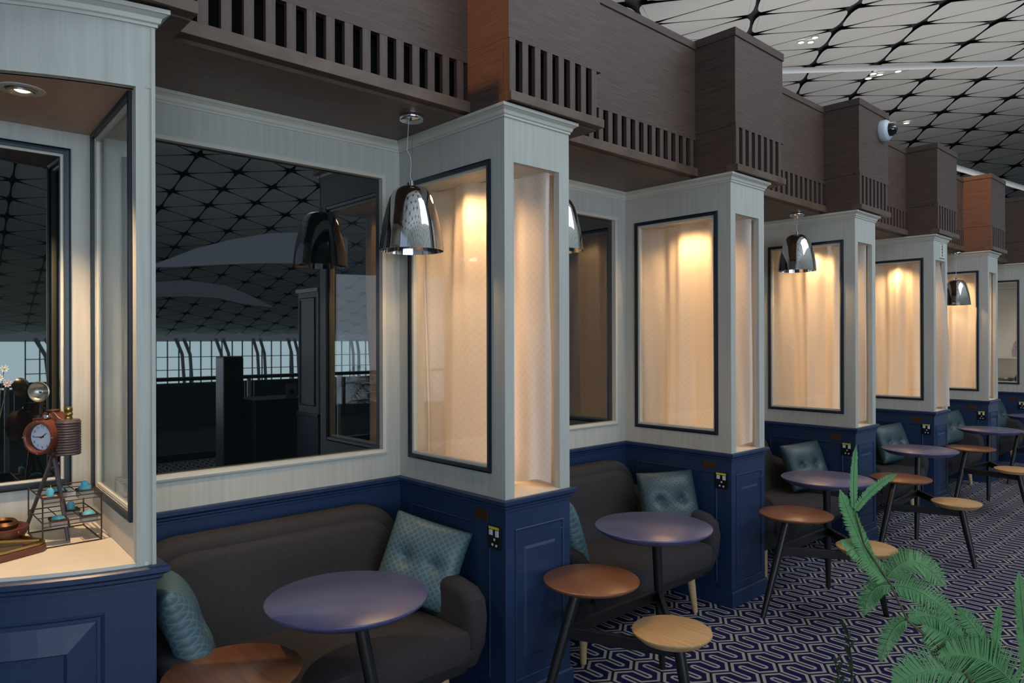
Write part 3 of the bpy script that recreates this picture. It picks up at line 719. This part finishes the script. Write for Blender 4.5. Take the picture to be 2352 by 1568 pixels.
sets = [((.026,-.795), (.026,-1.21), (.44,-1.28), (.105,-.80), (.20,-.70), None, None, 'nearest three-tier table, wide blue top in front of the first sofa'),
        ((.189,.826), (.226,.313), (.60,.39), (.189,.85), (.19,.90), None, None, 'three-tier table in front of the second booth, blond low top on the patterned carpet'),
        ((.246,2.692), (.29,2.151), (.678,2.225), (.246,2.69), (.253,2.697), (.206,1.895), (.70,2.47), 'three-tier table at the third booth, its low top hidden by the fern'),
        ((.233,4.535), (.314,3.855), (.675,3.92), (.233,4.50), (.25,4.40), None, (.807,3.877), 'three-tier table at the fourth booth, right of the fern tip'),
        ((.257,6.564), (.226,6.02), (.625,5.86), (.257,6.55), (.256,6.513), None, None, 'three-tier table at the fifth booth, toward the far end'),
        ((.28,8.46), (.25,7.95), (.65,7.75), (.28,8.46), (.28,8.44), None, None, 'farthest three-tier table, dark top cut by the right frame edge')]
for tc_, bc_, lc_, pt_, pf_, bf_, lf_, lb in sets:
    table_set(tc_, bc_, lc_, pt_, pf_, bf_ or off(bc_, BF), lf_ or off(lc_, LF), lb)
# ------------------------------------------------------------------ pendants
SHADE = [(.0127,.2995),(.034,.2978),(.066,.290),(.085,.271),(.1025,.240),(.1165,.192),(.1335,.124),(.142,.068),(.149,.0)]
def pendant(x, y, zr, label):
    t = empty('pendant_lamp', (x, y, zr), label=label, cat='lamp', group='chrome pendants')
    inner = [(r-.003, z) for r, z in SHADE[::-1]]
    obj('lamp_shade', lathe(NB(), SHADE+inner, 64), M['smoke'], t, smooth=True)
    obj('socket', lathe(NB(), [(0,.325),(.010,.325),(.012,.30),(.022,.295),(.022,.24),(0,.24)], 16), M['chrome'], t, smooth=True)
    obj('bulb', lathe(NB(), [(.012,.24),(.014,.215),(.026,.185),(.030,.165),(.022,.142),(0,.134)], 20), M['bulb'], t, smooth=True)
    H = 2.708-zr
    c = obj('canopy', lathe(NB(), [(0,H),(.056,H),(.058,H-.004),(.058,H-.014),(.054,H-.022),(.045,H-.026),(0,H-.027)], 36), M['chrome'], t, smooth=True)
    b = NB(); k = (H-.32)
    dx = Vector((.735*0+.678, .735, 0)).normalized()
    pts = [Vector((0,0,H-.02))-dx*.012+(-dx*.012*math.sin(s/12*PI*.5) if s < 7 else dx*.010*math.sin((s-6)/6*PI))*1.0+Vector((0,0,-(H-.345)*s/12)) for s in range(13)]
    pts[-1] = Vector((0,0,.325))
    tube(b, pts, .0015, 6); obj('power_cord', b, M['trim_white'], t, smooth=True)
    obj('suspension_wire', tube(NB(), [(.004,.004,H-.02),(0,0,.325)], .0009, 5), M['chrome'], t)
    light('pendant_bulb', 'POINT', (x, y, zr+.10), 9, (1,.66,.36), shadow_soft_size=.03)
pendant(-.41, -.21, 2.082, 'large chrome pendant lamp over the nearest booth, in front of the lit curtain window')
pendant(-.41, .76, 2.165, 'chrome pendant in the second booth, only its right edge showing past the partition')
pendant(-.375, 3.575, 2.235, 'chrome pendant lamp in front of the third lit curtain window')
pendant(-.30, 7.50, 2.085, 'small far chrome pendant half hidden behind the fourth partition')
# ------------------------------------------------------------------ sockets and bronze plates on the partition sides
def make_socket():
    t = empty('power_socket')
    obj('plate', bx(-.044,.044,-.008,0,-.052,.052,.003), M['blackplastic'], t)
    obj('yellow_label', bx(-.034,.034,-.0095,-.007,.037,.048), M['yellow'], t)
    for (a, c, z0, z1) in ((-.030,-.008,.010,.034),(.012,.032,.006,.034)): obj('rocker_switch', bx(a,c,-.0115,-.007,z0,z1,.001), M['plastic'], t)
    for (a, z) in ((-.001,-.008),(-.014,-.032),(.012,-.034)): obj('pin_slot', bx(a,a+.010,-.0098,-.007,z-.005,z+.005), M['plastic'], t)
    return t
sk = make_socket()
for k, y in enumerate(YP+[Y6]):
    s = sk if k == 0 else copy_tree(sk); s.location = (-.068, y-.0005, .784)
    tag(s, 'black power socket with yellow label strip on the %s' % ['nearest partition', 'second partition near the dark teal cushion', 'third partition, behind the fern tip', 'fourth partition', 'fifth partition', 'far display case base'][k], 'socket', 'power sockets')
pr = bx(-.045,.045,-.006,0,-.022,.022,.002); pr0 = obj('bronze_plate', pr, M['copper']); 
for k, y in enumerate(YP+[Y6]):
    s = pr0 if k == 0 else pr0.copy()
    if k: C.objects.link(s)
    s.location = (-.158, y-.0005, .872)
    tag(s, 'small blank bronze plate just under the rail of the %s' % ['nearest partition', 'second partition', 'third partition', 'fourth partition', 'fifth partition', 'far display case'][k], 'plate', 'bronze plates')
# ------------------------------------------------------------------ camera dome and sign
t = empty('security_camera', (.035, 4.264, 3.428), label='white dome camera on the third wooden box', cat='camera')
MX = Matrix.Rotation(PI/2, 4, 'Y')
obj('housing', lathe(NB(), [(0,0),(.088,0),(.090,.006),(.088,.045),(.080,.055),(.062,.068),(.056,.066),(.0,.064)], 40, M=MX), M['plastic'], t, smooth=True)
obj('dome', lathe(NB(), [(.056,.064),(.052,.085),(.040,.108),(.022,.121),(0,.125)], 32, M=MX), M['dome'], t, smooth=True)
t = empty('framed_sign', (0, 5.93, 2.565), label='small framed sign with red characters on the fourth partition', cat='sign')
S0 = face_map((0,0,0),(0,1,0),(1,0,0))
obj('sign_frame', ring(NB(), -.075, .075, -.075, .078, .010, 0, .010, S0), M['steel'], t); obj('sign_board', box(NB(), -.068, .068, -.068, .070, .002, .006, M=S0), M['trim_white'], t)
b = NB()
for k in range(4):
    z = .045-.030*k
    for (a, c, d, e_) in ((-.012,.012,.008,.011),(-.012,.012,-.003,0),(-.002,.002,-.012,.012),(-.014,-.010,-.012,.004),(.010,.014,-.012,.004)): box(b, a, c, z+d-.001, z+e_, .0055, .0075, M=S0)
obj('red_characters', b, M['red'], t)
# ------------------------------------------------------------------ things on the near counter
ZT = .9715
def text_bm(body, size, depth=.0006):
    cu = bpy.data.curves.new('t', 'FONT'); cu.body = body; cu.size = size; cu.align_x = 'CENTER'; cu.align_y = 'CENTER'; cu.extrude = depth
    o = bpy.data.objects.new('t', cu); C.objects.link(o); me = o.to_mesh(); bm = NB(); bm.from_mesh(me); o.to_mesh_clear()
    bpy.data.objects.remove(o); bpy.data.curves.remove(cu); return bm
ck = empty('camera_clock', (-.60,-1.595,ZT), label='brown old-camera shaped clock on a dark tripod, white dial, in the near display case', cat='clock')
aa = Vector((.62,-.785,0)).normalized(); vv = Vector((-aa.y, aa.x, 0))      # front axis, right axis
CKM = Matrix(((vv.x,-aa.x,0,0),(vv.y,-aa.y,0,0),(0,0,1,.368),(0,0,0,1)))    # local: x right, -y front, z up
def cko(name, bm, mt, par=None, **k):
    for v in bm.verts: v.co = CKM @ v.co
    return obj(name, bm, mt, par or ck, **k)
cko('camera_body', box(NB(), -.075,.055,-.015,.035,-.065,.050,.008), M['leather'], smooth=True)
cko('top_housing', slab([(-.075,.048),(.060,.048),(.030,.060),(.012,.078),(-.030,.078),(-.042,.058),(-.075,.056)], -.012, .030, .004, XZY), M['leather'], smooth=True)
cko('grip', lathe(NB(), [(0,-.072)]+[(.038+(.0030 if k % 2 else 0), -.071+.118*k/26) for k in range(27)]+[(.036,.052),(0,.054)], 32, (.050,.008,0)), M['film'], smooth=True, label='ribbed dark cylinder grip')
RY = Matrix.Rotation(PI/2, 4, 'X')
b = cko('lens_barrel', lathe(NB(), [(.060,.0),(.057,.025),(.059,.042),(.058,.047),(.052,.048),(.048,.044),(.046,.024),(0,.024)], 40, (-.010,-.012,-.005), M=RY), M['leather'], smooth=True)
cko('dial', lathe(NB(), [(0,.0255),(.045,.0255),(.045,.024),(0,.024)], 36, (-.010,-.012,-.005), M=RY), M['plastic'], b)
for k in range(12):
    a = k*PI/6; bmn = text_bm(str(12 if k == 0 else k), .012)
    for v in bmn.verts: v.co = Vector((-.010+.036*math.sin(a)+v.co.x, -.0382, -.005+.036*math.cos(a)+v.co.y))
    cko('numeral', bmn, M['blackplastic'], b)
for nm, ang, L in (('hour_hand', 52, .022), ('minute_hand', 268, .034)):
    a = math.radians(ang)
    cko(nm, tube(NB(), [(-.010-.006*math.sin(a),-.040,-.005-.006*math.cos(a)), (-.010+L*math.sin(a),-.040,-.005+L*math.cos(a))], [.0022,.0008], 6), M['blackplastic'], b)
for (x, z) in ((-.010,.050),(-.010,-.060),(-.065,-.005),(.045,-.005)):
    cko('lens_stud', lathe(NB(), [(0,.006),(.003,.005),(.004,0)], 8, (x,-.058,z), M=RY), M['brass'], b)
cko('viewfinder_eye', lathe(NB(), [(0,.014),(.007,.014),(.009,.012),(.010,0)], 16, (-.010,-.012,.064), M=RY), M['chrome'], smooth=True)
cko('hot_shoe', lathe(NB(), [(0,.086),(.022,.086),(.022,.082),(.016,.080),(.016,.076)], 24, (-.008,.008,0)), M['leather'])
cko('winding_knob', lathe(NB(), [(.012,.050),(.013,.058),(.010,.062),(.013,.068),(.013,.074),(.010,.078),(.013,.083),(.012,.092),(.006,.097),(0,.098)], 20, (.052,.008,0)), M['brass'], smooth=True)
cko('flash_arm', tube(NB(), [(-.062,.010,.045),(-.064,.014,.085),(-.058,.016,.125)], .006, 8), M['iron'])
dsh = Matrix.Rotation(math.radians(14),4,'Z') @ RY
fd = cko('flash_reflector', lathe(NB(), [(.008,.0),(.022,.006),(.032,.018),(.036,.030),(.034,.031),(.030,.019),(.020,.009),(.006,.004),(0,.004)], 32, (-.050,.010,.150), M=dsh), M['silver'], smooth=True)
cko('flash_bulb', lathe(NB(), [(0,.020),(.006,.018),(.008,.012),(.006,.004)], 16, (-.050,.010,.150), M=dsh), M['chrome'], fd, smooth=True)
cko('accessory_dial', lathe(NB(), [(0,.066),(.014,.066),(.014,.054),(0,.054)], 20, (-.062,.004,0)), M['iron'])
for (fx, fy) in ((-.165,-.062),(-.145,.072),(.075,.030)):
    obj('tripod_leg', tube(NB(), [(0,0,.296),(fx*.5,fy*.5,.15),(fx,fy,.004)], [.008,.0065,.0065], 8), M['film'], ck, smooth=True)
obj('tripod_head', lathe(NB(), [(0,.305),(.018,.305),(.020,.298),(.010,.285),(.012,.27),(0,.265)], 16), M['iron'], ck, smooth=True)
# wire stand with small tea-light boxes
rx0, rx1, ry0, ry1, hh = -.745, -.478, -1.648, -1.474, .165
rk = empty('wire_stand', (rx0, ry0, ZT), label='rust brown two-level wire stand of small boxes on the cream counter', cat='stand')
dxr, dyr = rx1-rx0, ry1-ry0
b = NB()
for (x, y) in ((0,0),(dxr,0),(0,dyr),(dxr,dyr)): tube(b, [(x,y,0),(x,y,hh)], .0024, 6)
obj('corner_posts', b, M['iron'], rk)
for z, nm in ((.0024,'base_frame'),(.085,'middle_shelf'),(hh,'top_shelf')):
    b = NB(); tube(b, [(0,0,z),(dxr,0,z)], .0022, 6); tube(b, [(0,dyr,z),(dxr,dyr,z)], .0022, 6); tube(b, [(0,0,z),(0,dyr,z)], .0022, 6); tube(b, [(dxr,0,z),(dxr,dyr,z)], .0022, 6)
    if z > .01:
        for q in (.33, .66): tube(b, [(0,dyr*q,z),(dxr,dyr*q,z)], .0016, 6); tube(b, [(dxr*q,0,z),(dxr*q,dyr,z)], .0016, 6)
        tube(b, [(dxr,0,z-.014),(dxr,dyr,z-.014)], .0016, 6)
    obj(nm, b, M['iron'], rk)
def cakebox(x, y, z, kind, label):
    t = empty('tealight_box', (rx0+x, ry0+y, ZT+z), label=label, cat='box', group='small acrylic boxes in the wire stand')
    obj('clear_box', bx(-.024,.024,-.024,.024,-.024,.001,.002), M['paleglass'], t)
    obj('wire_basket', ring(NB(), -.026,.026,-.026,.026,.003,-.001,.002, Matrix.Identity(4)), M['iron'], t)
    b = NB()
    if kind == 'twin':
        for s in (-.010,.010): lathe(b, [(.009,0),(.010,.022),(.006,.028),(0,.029)], 14, (s,0,.001))
    elif kind == 'mound': lathe(b, [(.022,0),(.018,.008),(.010,.012),(0,.014)], 18, (0,0,.001))
    elif kind == 'tier': lathe(b, [(.020,0),(.020,.014),(.012,.015),(.012,.026),(.005,.032),(0,.033)], 18, (0,0,.001))
    else: lathe(b, [(.012,0),(.013,.020),(.007,.030),(0,.034)], 14, (0,0,.001))
    obj('wax_top', b, M['bluegloss'], t, smooth=True); obj('wick', tube(NB(), [(0,0,.012),(.002,.001,.040 if kind != 'mound' else .024)], .0008, 5), M['petal'], t)
cakebox(dxr*.83, dyr*.17, hh-.002, 'twin', 'clear box with twin turquoise candles, front left of the stand top')
cakebox(dxr*.5, dyr*.38, hh-.002, 'mound', 'clear box with a low pale turquoise mound, middle of the stand top')
cakebox(dxr*.62, dyr*.83, hh-.002, 'tier', 'clear box with a two-tier turquoise candle, right end of the stand top')
cakebox(dxr*.34, dyr*.66, .083, 'one', 'clear box with a single turquoise figure candle, middle shelf at the back')
cakebox(dxr*.83, dyr*.30, .083, 'mound', 'clear box with pale mound, middle shelf front left')
cakebox(dxr*.80, dyr*.84, .083, 'mound', 'clear box with blue-green mound, middle shelf front right')
# brown carved shell dish and brass-rimmed wooden case at the left edge
t = empty('shell_dish', (-.64,-1.735,ZT), label='glossy brown shell-shaped dish at the left edge behind the brass case', cat='dish')
o = obj('dish_body', lathe(NB(), [(0,.012),(.030,.012),(.060,.030),(.078,.062),(.084,.060),(.070,.022),(.040,.002),(0,.0)], 30, sy=.85), M['darkwood'], t, smooth=True); 
o = obj('curled_lip', lathe(NB(), [(.040,.055),(.058,.058),(.062,.072),(.050,.082),(.040,.074)], 26, sy=.7), M['copper'], t, smooth=True)
t = empty('brass_rimmed_case', (-.50,-1.765,ZT), rz=.42, label='flat red-brown wooden case with polished brass rim, lying at the left edge of the counter', cat='case')
o_ = rrect(-.075,.10,-.11,.11,(.02,.045,.045,.02)); obj('case_base', slab(o_, .0, .024, .005, XYZ), M['darkwood'], t, smooth=True)
obj('brass_rim', tube(NB(), [(x*.93,y*.93,.029) for x, y in o_]+[(o_[0][0]*.93,o_[0][1]*.93,.029)], .0055, 8, False), M['brass'], t, smooth=True)
obj('case_lid', slab([(x*.8,y*.8) for x, y in o_], .024, .028, .001, XYZ), M['silver'], t)
obj('brass_bar', tube(NB(), [(-.05,-.09,.034),(.02,0,.045),(.07,.085,.034)], .005, 8), M['brass'], t, smooth=True)
obj('clasp', bx(.070,.088,.030,.050,.018,.040,.002), M['darkwood'], t)
# dried daisies at the far left
t = empty('daisy_sprig', (-.52,-1.78,ZT), label='thin sprig of small white and pink daisies at the extreme left edge', cat='flowers')
for (y, z, mt) in ((.032,.605,'petal'),(.040,.556,'petalp'),(.018,.575,'petal')):
    obj('flower_stem', tube(NB(), [(0,-.02,0),(.004,.0,z*.6),(.01,y,z)], .0012, 5), M['stem'], t)
    b = NB()
    for k in range(9):
        a = k*2*PI/9; d = Vector((0, math.cos(a), math.sin(a))); s_ = Vector((0,-math.sin(a), math.cos(a)))*.0035; c0 = Vector((.012, y, z))
        v = [b.verts.new(c0+d*.002), b.verts.new(c0+d*.009+s_+Vector((.002,0,0))), b.verts.new(c0+d*.014+Vector((.001,0,0))), b.verts.new(c0+d*.009-s_+Vector((.002,0,0)))]; b.faces.new(v)
    obj('blossom', b, M[mt], t); obj('blossom_eye', lathe(NB(), [(0,.004),(.003,.003),(.004,0)], 8, (.012,y,z), M=MX), M['yellow'], t)
obj('stem_foot', lathe(NB(), [(0,.03),(.006,.03),(.014,.02),(.016,0),(0,0)], 16, (0,-.02,0)), M['film'], t)
# ------------------------------------------------------------------ fern in the foreground
fern = empty('potted_fern', (2.02,-.47,0), label='bright green feathery fern in the lower right foreground', cat='plant')
FO = Vector((2.02,-.47,0)); VD = Vector((-.68,.60,-.42)).normalized()
def bez(p, s):
    a, b, c = p; mid = b*2-(a+c)*.5
    return a*(1-s)**2+mid*2*s*(1-s)+c*s*s
def frond(p, hw, rnd, n=34, mt='leaf', droop=.3):
    p = [Vector(q)-FO for q in p]; bm = NB(); path = [bez(p, k/20) for k in range(21)]
    tube(bm, path, [.0016*(1-.6*k/20) for k in range(21)], 5)
    vd = (VD+Vector((rnd.uniform(-.5,.5), rnd.uniform(-.5,.5), rnd.uniform(-.5,.5)))).normalized()
    n = int(n*2.0)
    for k in range(n):
        s = (k+.5)/n*.98+.02; c = bez(p, s); t = (bez(p, min(s+.02,1))-bez(p, max(s-.02,0))).normalized(); sd = t.cross(vd).normalized()
        L = hw*(.35+.65*math.sin(PI*min(1, s*.78+.22))**.7)*rnd.uniform(.9,1.06)
        if s > .86: L *= (1-s)/.14*.8+.2
        for sg in (1, -1):
            d = (sd*sg+t*.45+vd*rnd.uniform(-.16,.20)).normalized(); wv = t*(1.0/n*((path[-1]-path[0]).length)*1.0)
            q = vd*rnd.uniform(.0,.05)*L
            pts = [c-wv*.3, c+wv*.5, c+d*L*.35+wv*.75+q, c+d*L*.75+wv*.6+q*2, c+d*L+q*3+wv*.1, c+d*L*.75-wv*.45+q*2, c+d*L*.35-wv*.55+q]
            v = [bm.verts.new(x_) for x_ in pts]
            bm.faces.new((v[0], v[1], v[2], v[6])); bm.faces.new((v[6], v[2], v[3], v[5])); bm.faces.new((v[5], v[3], v[4]))
    return obj('frond', bm, M[mt], fern)
rnd = random.Random(3)
FR = [([(1.775,-.708,1.339),(1.774,-.709,1.397),(1.777,-.706,1.461)], .010, 24),
 ([(1.775,-.709,1.335),(1.798,-.683,1.376),(1.829,-.649,1.406)], .011, 24),
 ([(1.798,-.683,1.231),(1.776,-.707,1.301),(1.756,-.729,1.376)], .022, 32),
 ([(1.815,-.665,1.202),(1.790,-.692,1.243),(1.757,-.729,1.280)], .030, 34),
 ([(1.815,-.665,1.206),(1.851,-.625,1.239),(1.892,-.582,1.191)], .033, 44),
 ([(1.823,-.656,1.194),(1.798,-.683,1.185),(1.787,-.695,1.138)], .024, 34),
 ([(1.823,-.656,1.194),(1.865,-.610,1.177),(1.904,-.568,1.123)], .030, 44),
 ([(1.843,-.635,1.127),(1.823,-.656,1.107),(1.807,-.673,1.047)], .020, 34),
 ([(1.974,-.492,.982),(1.907,-.565,1.082),(1.862,-.613,1.115)], .048, 50),
 ([(1.957,-.510,1.032),(1.935,-.534,1.098),(1.906,-.566,1.152)], .024, 38),
 ([(1.955,-.513,1.032),(1.958,-.510,1.098),(1.961,-.506,1.158)], .020, 38),
 ([(1.997,-.468,1.032),(1.991,-.473,1.131),(1.986,-.479,1.220)], .018, 40),
 ([(1.985,-.480,.974),(1.896,-.577,1.032),(1.823,-.656,.999)], .056, 54),
 ([(2.00,-.47,.96),(1.95,-.53,1.05),(1.885,-.60,1.06)], .052, 50),
 ([(2.00,-.46,.95),(1.94,-.54,.99),(1.87,-.62,.955)], .055, 50),
 ([(1.843,-.635,1.127),(1.878,-.600,1.135),(1.915,-.560,1.090)], .026, 36)]
for p, hw, n in FR: frond(p, hw, rnd, n)
st = [Vector(p)-FO for p in [(2.01,-.47,.50),(1.985,-.482,.80),(1.974,-.492,.899),(1.907,-.565,1.049),(1.843,-.635,1.127),(1.820,-.659,1.198),(1.787,-.695,1.272),(1.775,-.709,1.337)]]
obj('main_stem', tube(NB(), st, [.006,.005,.004,.003,.0026,.0022,.0018,.0012], 8), M['stem'], fern, smooth=True)
obj('pot', lathe(NB(), [(0,0),(.10,0),(.14,.50),(.15,.52),(.138,.53),(.13,.50),(0,.49)], 32), M['pot'], fern, smooth=True)
obj('soil', lathe(NB(), [(.13,.495),(.06,.51),(0,.512)], 24), M['darkwood'], fern)
sp = empty('dark_sprig', (1.66,-.46,0), label='thin dull olive sprig, blurred and dark, left of the fern at the bottom', cat='plant')
for pth_ in ([(1.66,-.46,.4),(1.664,-.458,.819),(1.668,-.455,.93),(1.660,-.463,1.012)], [(1.655,-.462,.4),(1.653,-.471,.819),(1.649,-.476,.88),(1.642,-.482,.935)]):
    pts = [Vector(p)-Vector((1.66,-.46,0)) for p in pth_]; b = tube(NB(), pts, [.003,.0022,.0018,.001], 6)
    for k in range(26):
        s = k/25; i = 1 if s < .5 else 2; f_ = (s*2) % 1 if s < 1 else 1; c = pts[i].lerp(pts[i+1], f_)
        a = rnd.uniform(0, 6.28); d = Vector((math.cos(a)*.7, math.sin(a)*.7, .8)).normalized(); w_ = d.orthogonal().normalized()*.004
        v = [b.verts.new(c), b.verts.new(c+d*.010+w_), b.verts.new(c+d*.024), b.verts.new(c+d*.010-w_)]; b.faces.new(v)
    obj('sprig_stem', b, M['leafd'], sp)
obj('sprig_pot', lathe(NB(), [(0,0),(.07,0),(.10,.42),(.09,.43),(0,.40)], 24), M['pot'], sp, smooth=True)
# ------------------------------------------------------------------ the other side of the lounge: seen only as reflections in the dark windows
t = empty('screen_partition', (2.26,1.16,0), label='pale freestanding screen with navy base, seen reflected in the nearest dark window', cat='partition')
obj('upper_panel', bx(0,.42,0,.11,.96,2.165), M['white'], t); obj('base', bx(-.01,.43,-.01,.12,0,.94), M['blue'], t)
obj('rail', bx(-.02,.44,-.02,.13,.935,.97,.005), M['bluedark'], t)
obj('trim', ring(NB(), .06,.39,1.04,2.10,.02,0,.008, face_map((0,0,0),(1,0,0),(0,-1,0))), M['bluedark'], t)
obj('cap', bx(-.02,.44,-.02,.13,2.15,2.19,.004), M['trim_white'], t)
t = empty('service_cabinet', (3.1,.9,0), label='black service cabinet, seen reflected in the nearest dark window', cat='cabinet')
obj('cabinet_body', bx(0,.5,0,.6,0,1.04), M['grey'], t); obj('cabinet_top', bx(-.02,.52,-.02,.62,1.04,1.07), M['blackmetal'], t)
t = empty('coffee_machine', (3.38,.68,0), label='tall black machine beside the service cabinet, seen reflected', cat='machine')
obj('machine_body', bx(0,.24,0,.21,0,1.516,.02), M['blackplastic'], t); obj('machine_panel', bx(-.004,.0,.03,.18,1.2,1.4), M['grey'], t)
t = empty('menu_card', (3.13,1.30,1.07), label='small violet card with a round mark on the service cabinet, seen reflected', cat='card')
obj('card', bx(0,.006,-.06,.06,0,.15), M['violet'], t); obj('round_mark', lathe(NB(), [(0,.002),(.03,.002),(.03,0)], 20, (0,0,.065), M=Matrix.Rotation(-PI/2,4,'Y')), M['bluedark'], t)
t = empty('glass_balustrade', (6.5,0,0), label='glass balustrade with dark handrail at the lounge edge, seen reflected', cat='railing')
obj('handrail', tube(NB(), [(0,-6,1.15),(0,13,1.15)], .03, 10), M['blackmetal'], t); obj('foot_rail', bx(-.03,.03,-6,13,0,.10), M['blackmetal'], t)
for k in range(13): obj('post', bx(-.02,.02,-5.3+1.5*k,-5.25+1.5*k,0,1.13), M['steel'], t)
for k in range(12): obj('glass_panel', bx(-.005,.005,-5.2+1.5*k,-3.84+1.5*k,.12,1.08), M['pane'], t)
b = NB()
for k in range(44): y = 8+k*1.0; box(b, 66, 66.12, y, y+.09, -2.2, 1.9)
for z in (-.9, .3): box(b, 66, 66.1, 8, 52, z, z+.07)
wf = obj('wall_far', b, M['grey'], kind='structure')
for k in range(12):
    y = 8.5+k*3.6
    for d in (0, .7): obj('leaning_column', tube(NB(), [(64.5,y+d,2.0),(65.6,y+d+.9,.6),(66.2,y+d+1.3,-2.4)], .16, 8), M['steel'], wf, smooth=True)
obj('wall_far_base', bx(66, 66.3, -2, 60, -6, -2.1), M['grey'], kind='structure')

t = empty('potted_palm', (3.7,-2.75,0), label='bushy potted palm behind the photographer, a dark silhouette reflected in the dark windows', cat='plant')
obj('pot', lathe(NB(), [(0,0),(.15,0),(.19,.40),(.18,.42),(0,.38)], 28), M['pot'], t, smooth=True)
rp = random.Random(5)
for k in range(22):
    a = k*2.4; L = rp.uniform(.5,.85); zt = rp.uniform(.75,1.35); b = NB()
    P_ = [Vector((0,0,.38)), Vector((math.cos(a)*L*.35, math.sin(a)*L*.35, zt)), Vector((math.cos(a)*L, math.sin(a)*L, zt-.18))]
    path = [bez(P_, q/12) for q in range(13)]; tube(b, path, [.006-.004*q/12 for q in range(13)], 5)
    sd = Vector((-math.sin(a), math.cos(a), 0))
    for q in range(5, 26):
        c_ = bez(P_, q/26); tg = (bez(P_, min(1,q/26+.03))-c_).normalized() if q < 25 else (path[-1]-path[-2]).normalized()
        for sg in (1,-1):
            d = (sd*sg+tg*.7+Vector((0,0,-.25))).normalized()*rp.uniform(.12,.2); w_ = tg*.009
            v = [b.verts.new(c_-w_), b.verts.new(c_+w_), b.verts.new(c_+d)]; b.faces.new(v)
    obj('palm_frond', b, M['leafd'], t)

def vault(X, up, lo, name):
    b = NB(); a = [b.verts.new((X, y, z)) for y, z in up+lo]; b.faces.new(a)
    r = bmesh.ops.extrude_face_region(b, geom=list(b.faces))
    for v in r['geom']:
        if isinstance(v, bmesh.types.BMVert): v.co.x += .4
    return obj(name, b, M['vault'], roof)
vault(24, [(5.68,4.44),(6.58,4.86),(7.37,5.25),(8.69,5.71),(10.28,6.13),(11.8,6.32),(13.86,6.3)], [(13.86,5.13),(11.8,5.03),(9.91,4.89),(8.18,4.7),(6.58,4.5)], 'vault_edge')
vault(36, [(9.02,4.82),(10.97,5.04),(13.06,4.87),(14.55,4.32),(15.89,3.69)], [(13.92,3.88),(12.58,4.15),(10.97,4.17),(9.02,4.05)], 'vault_edge')
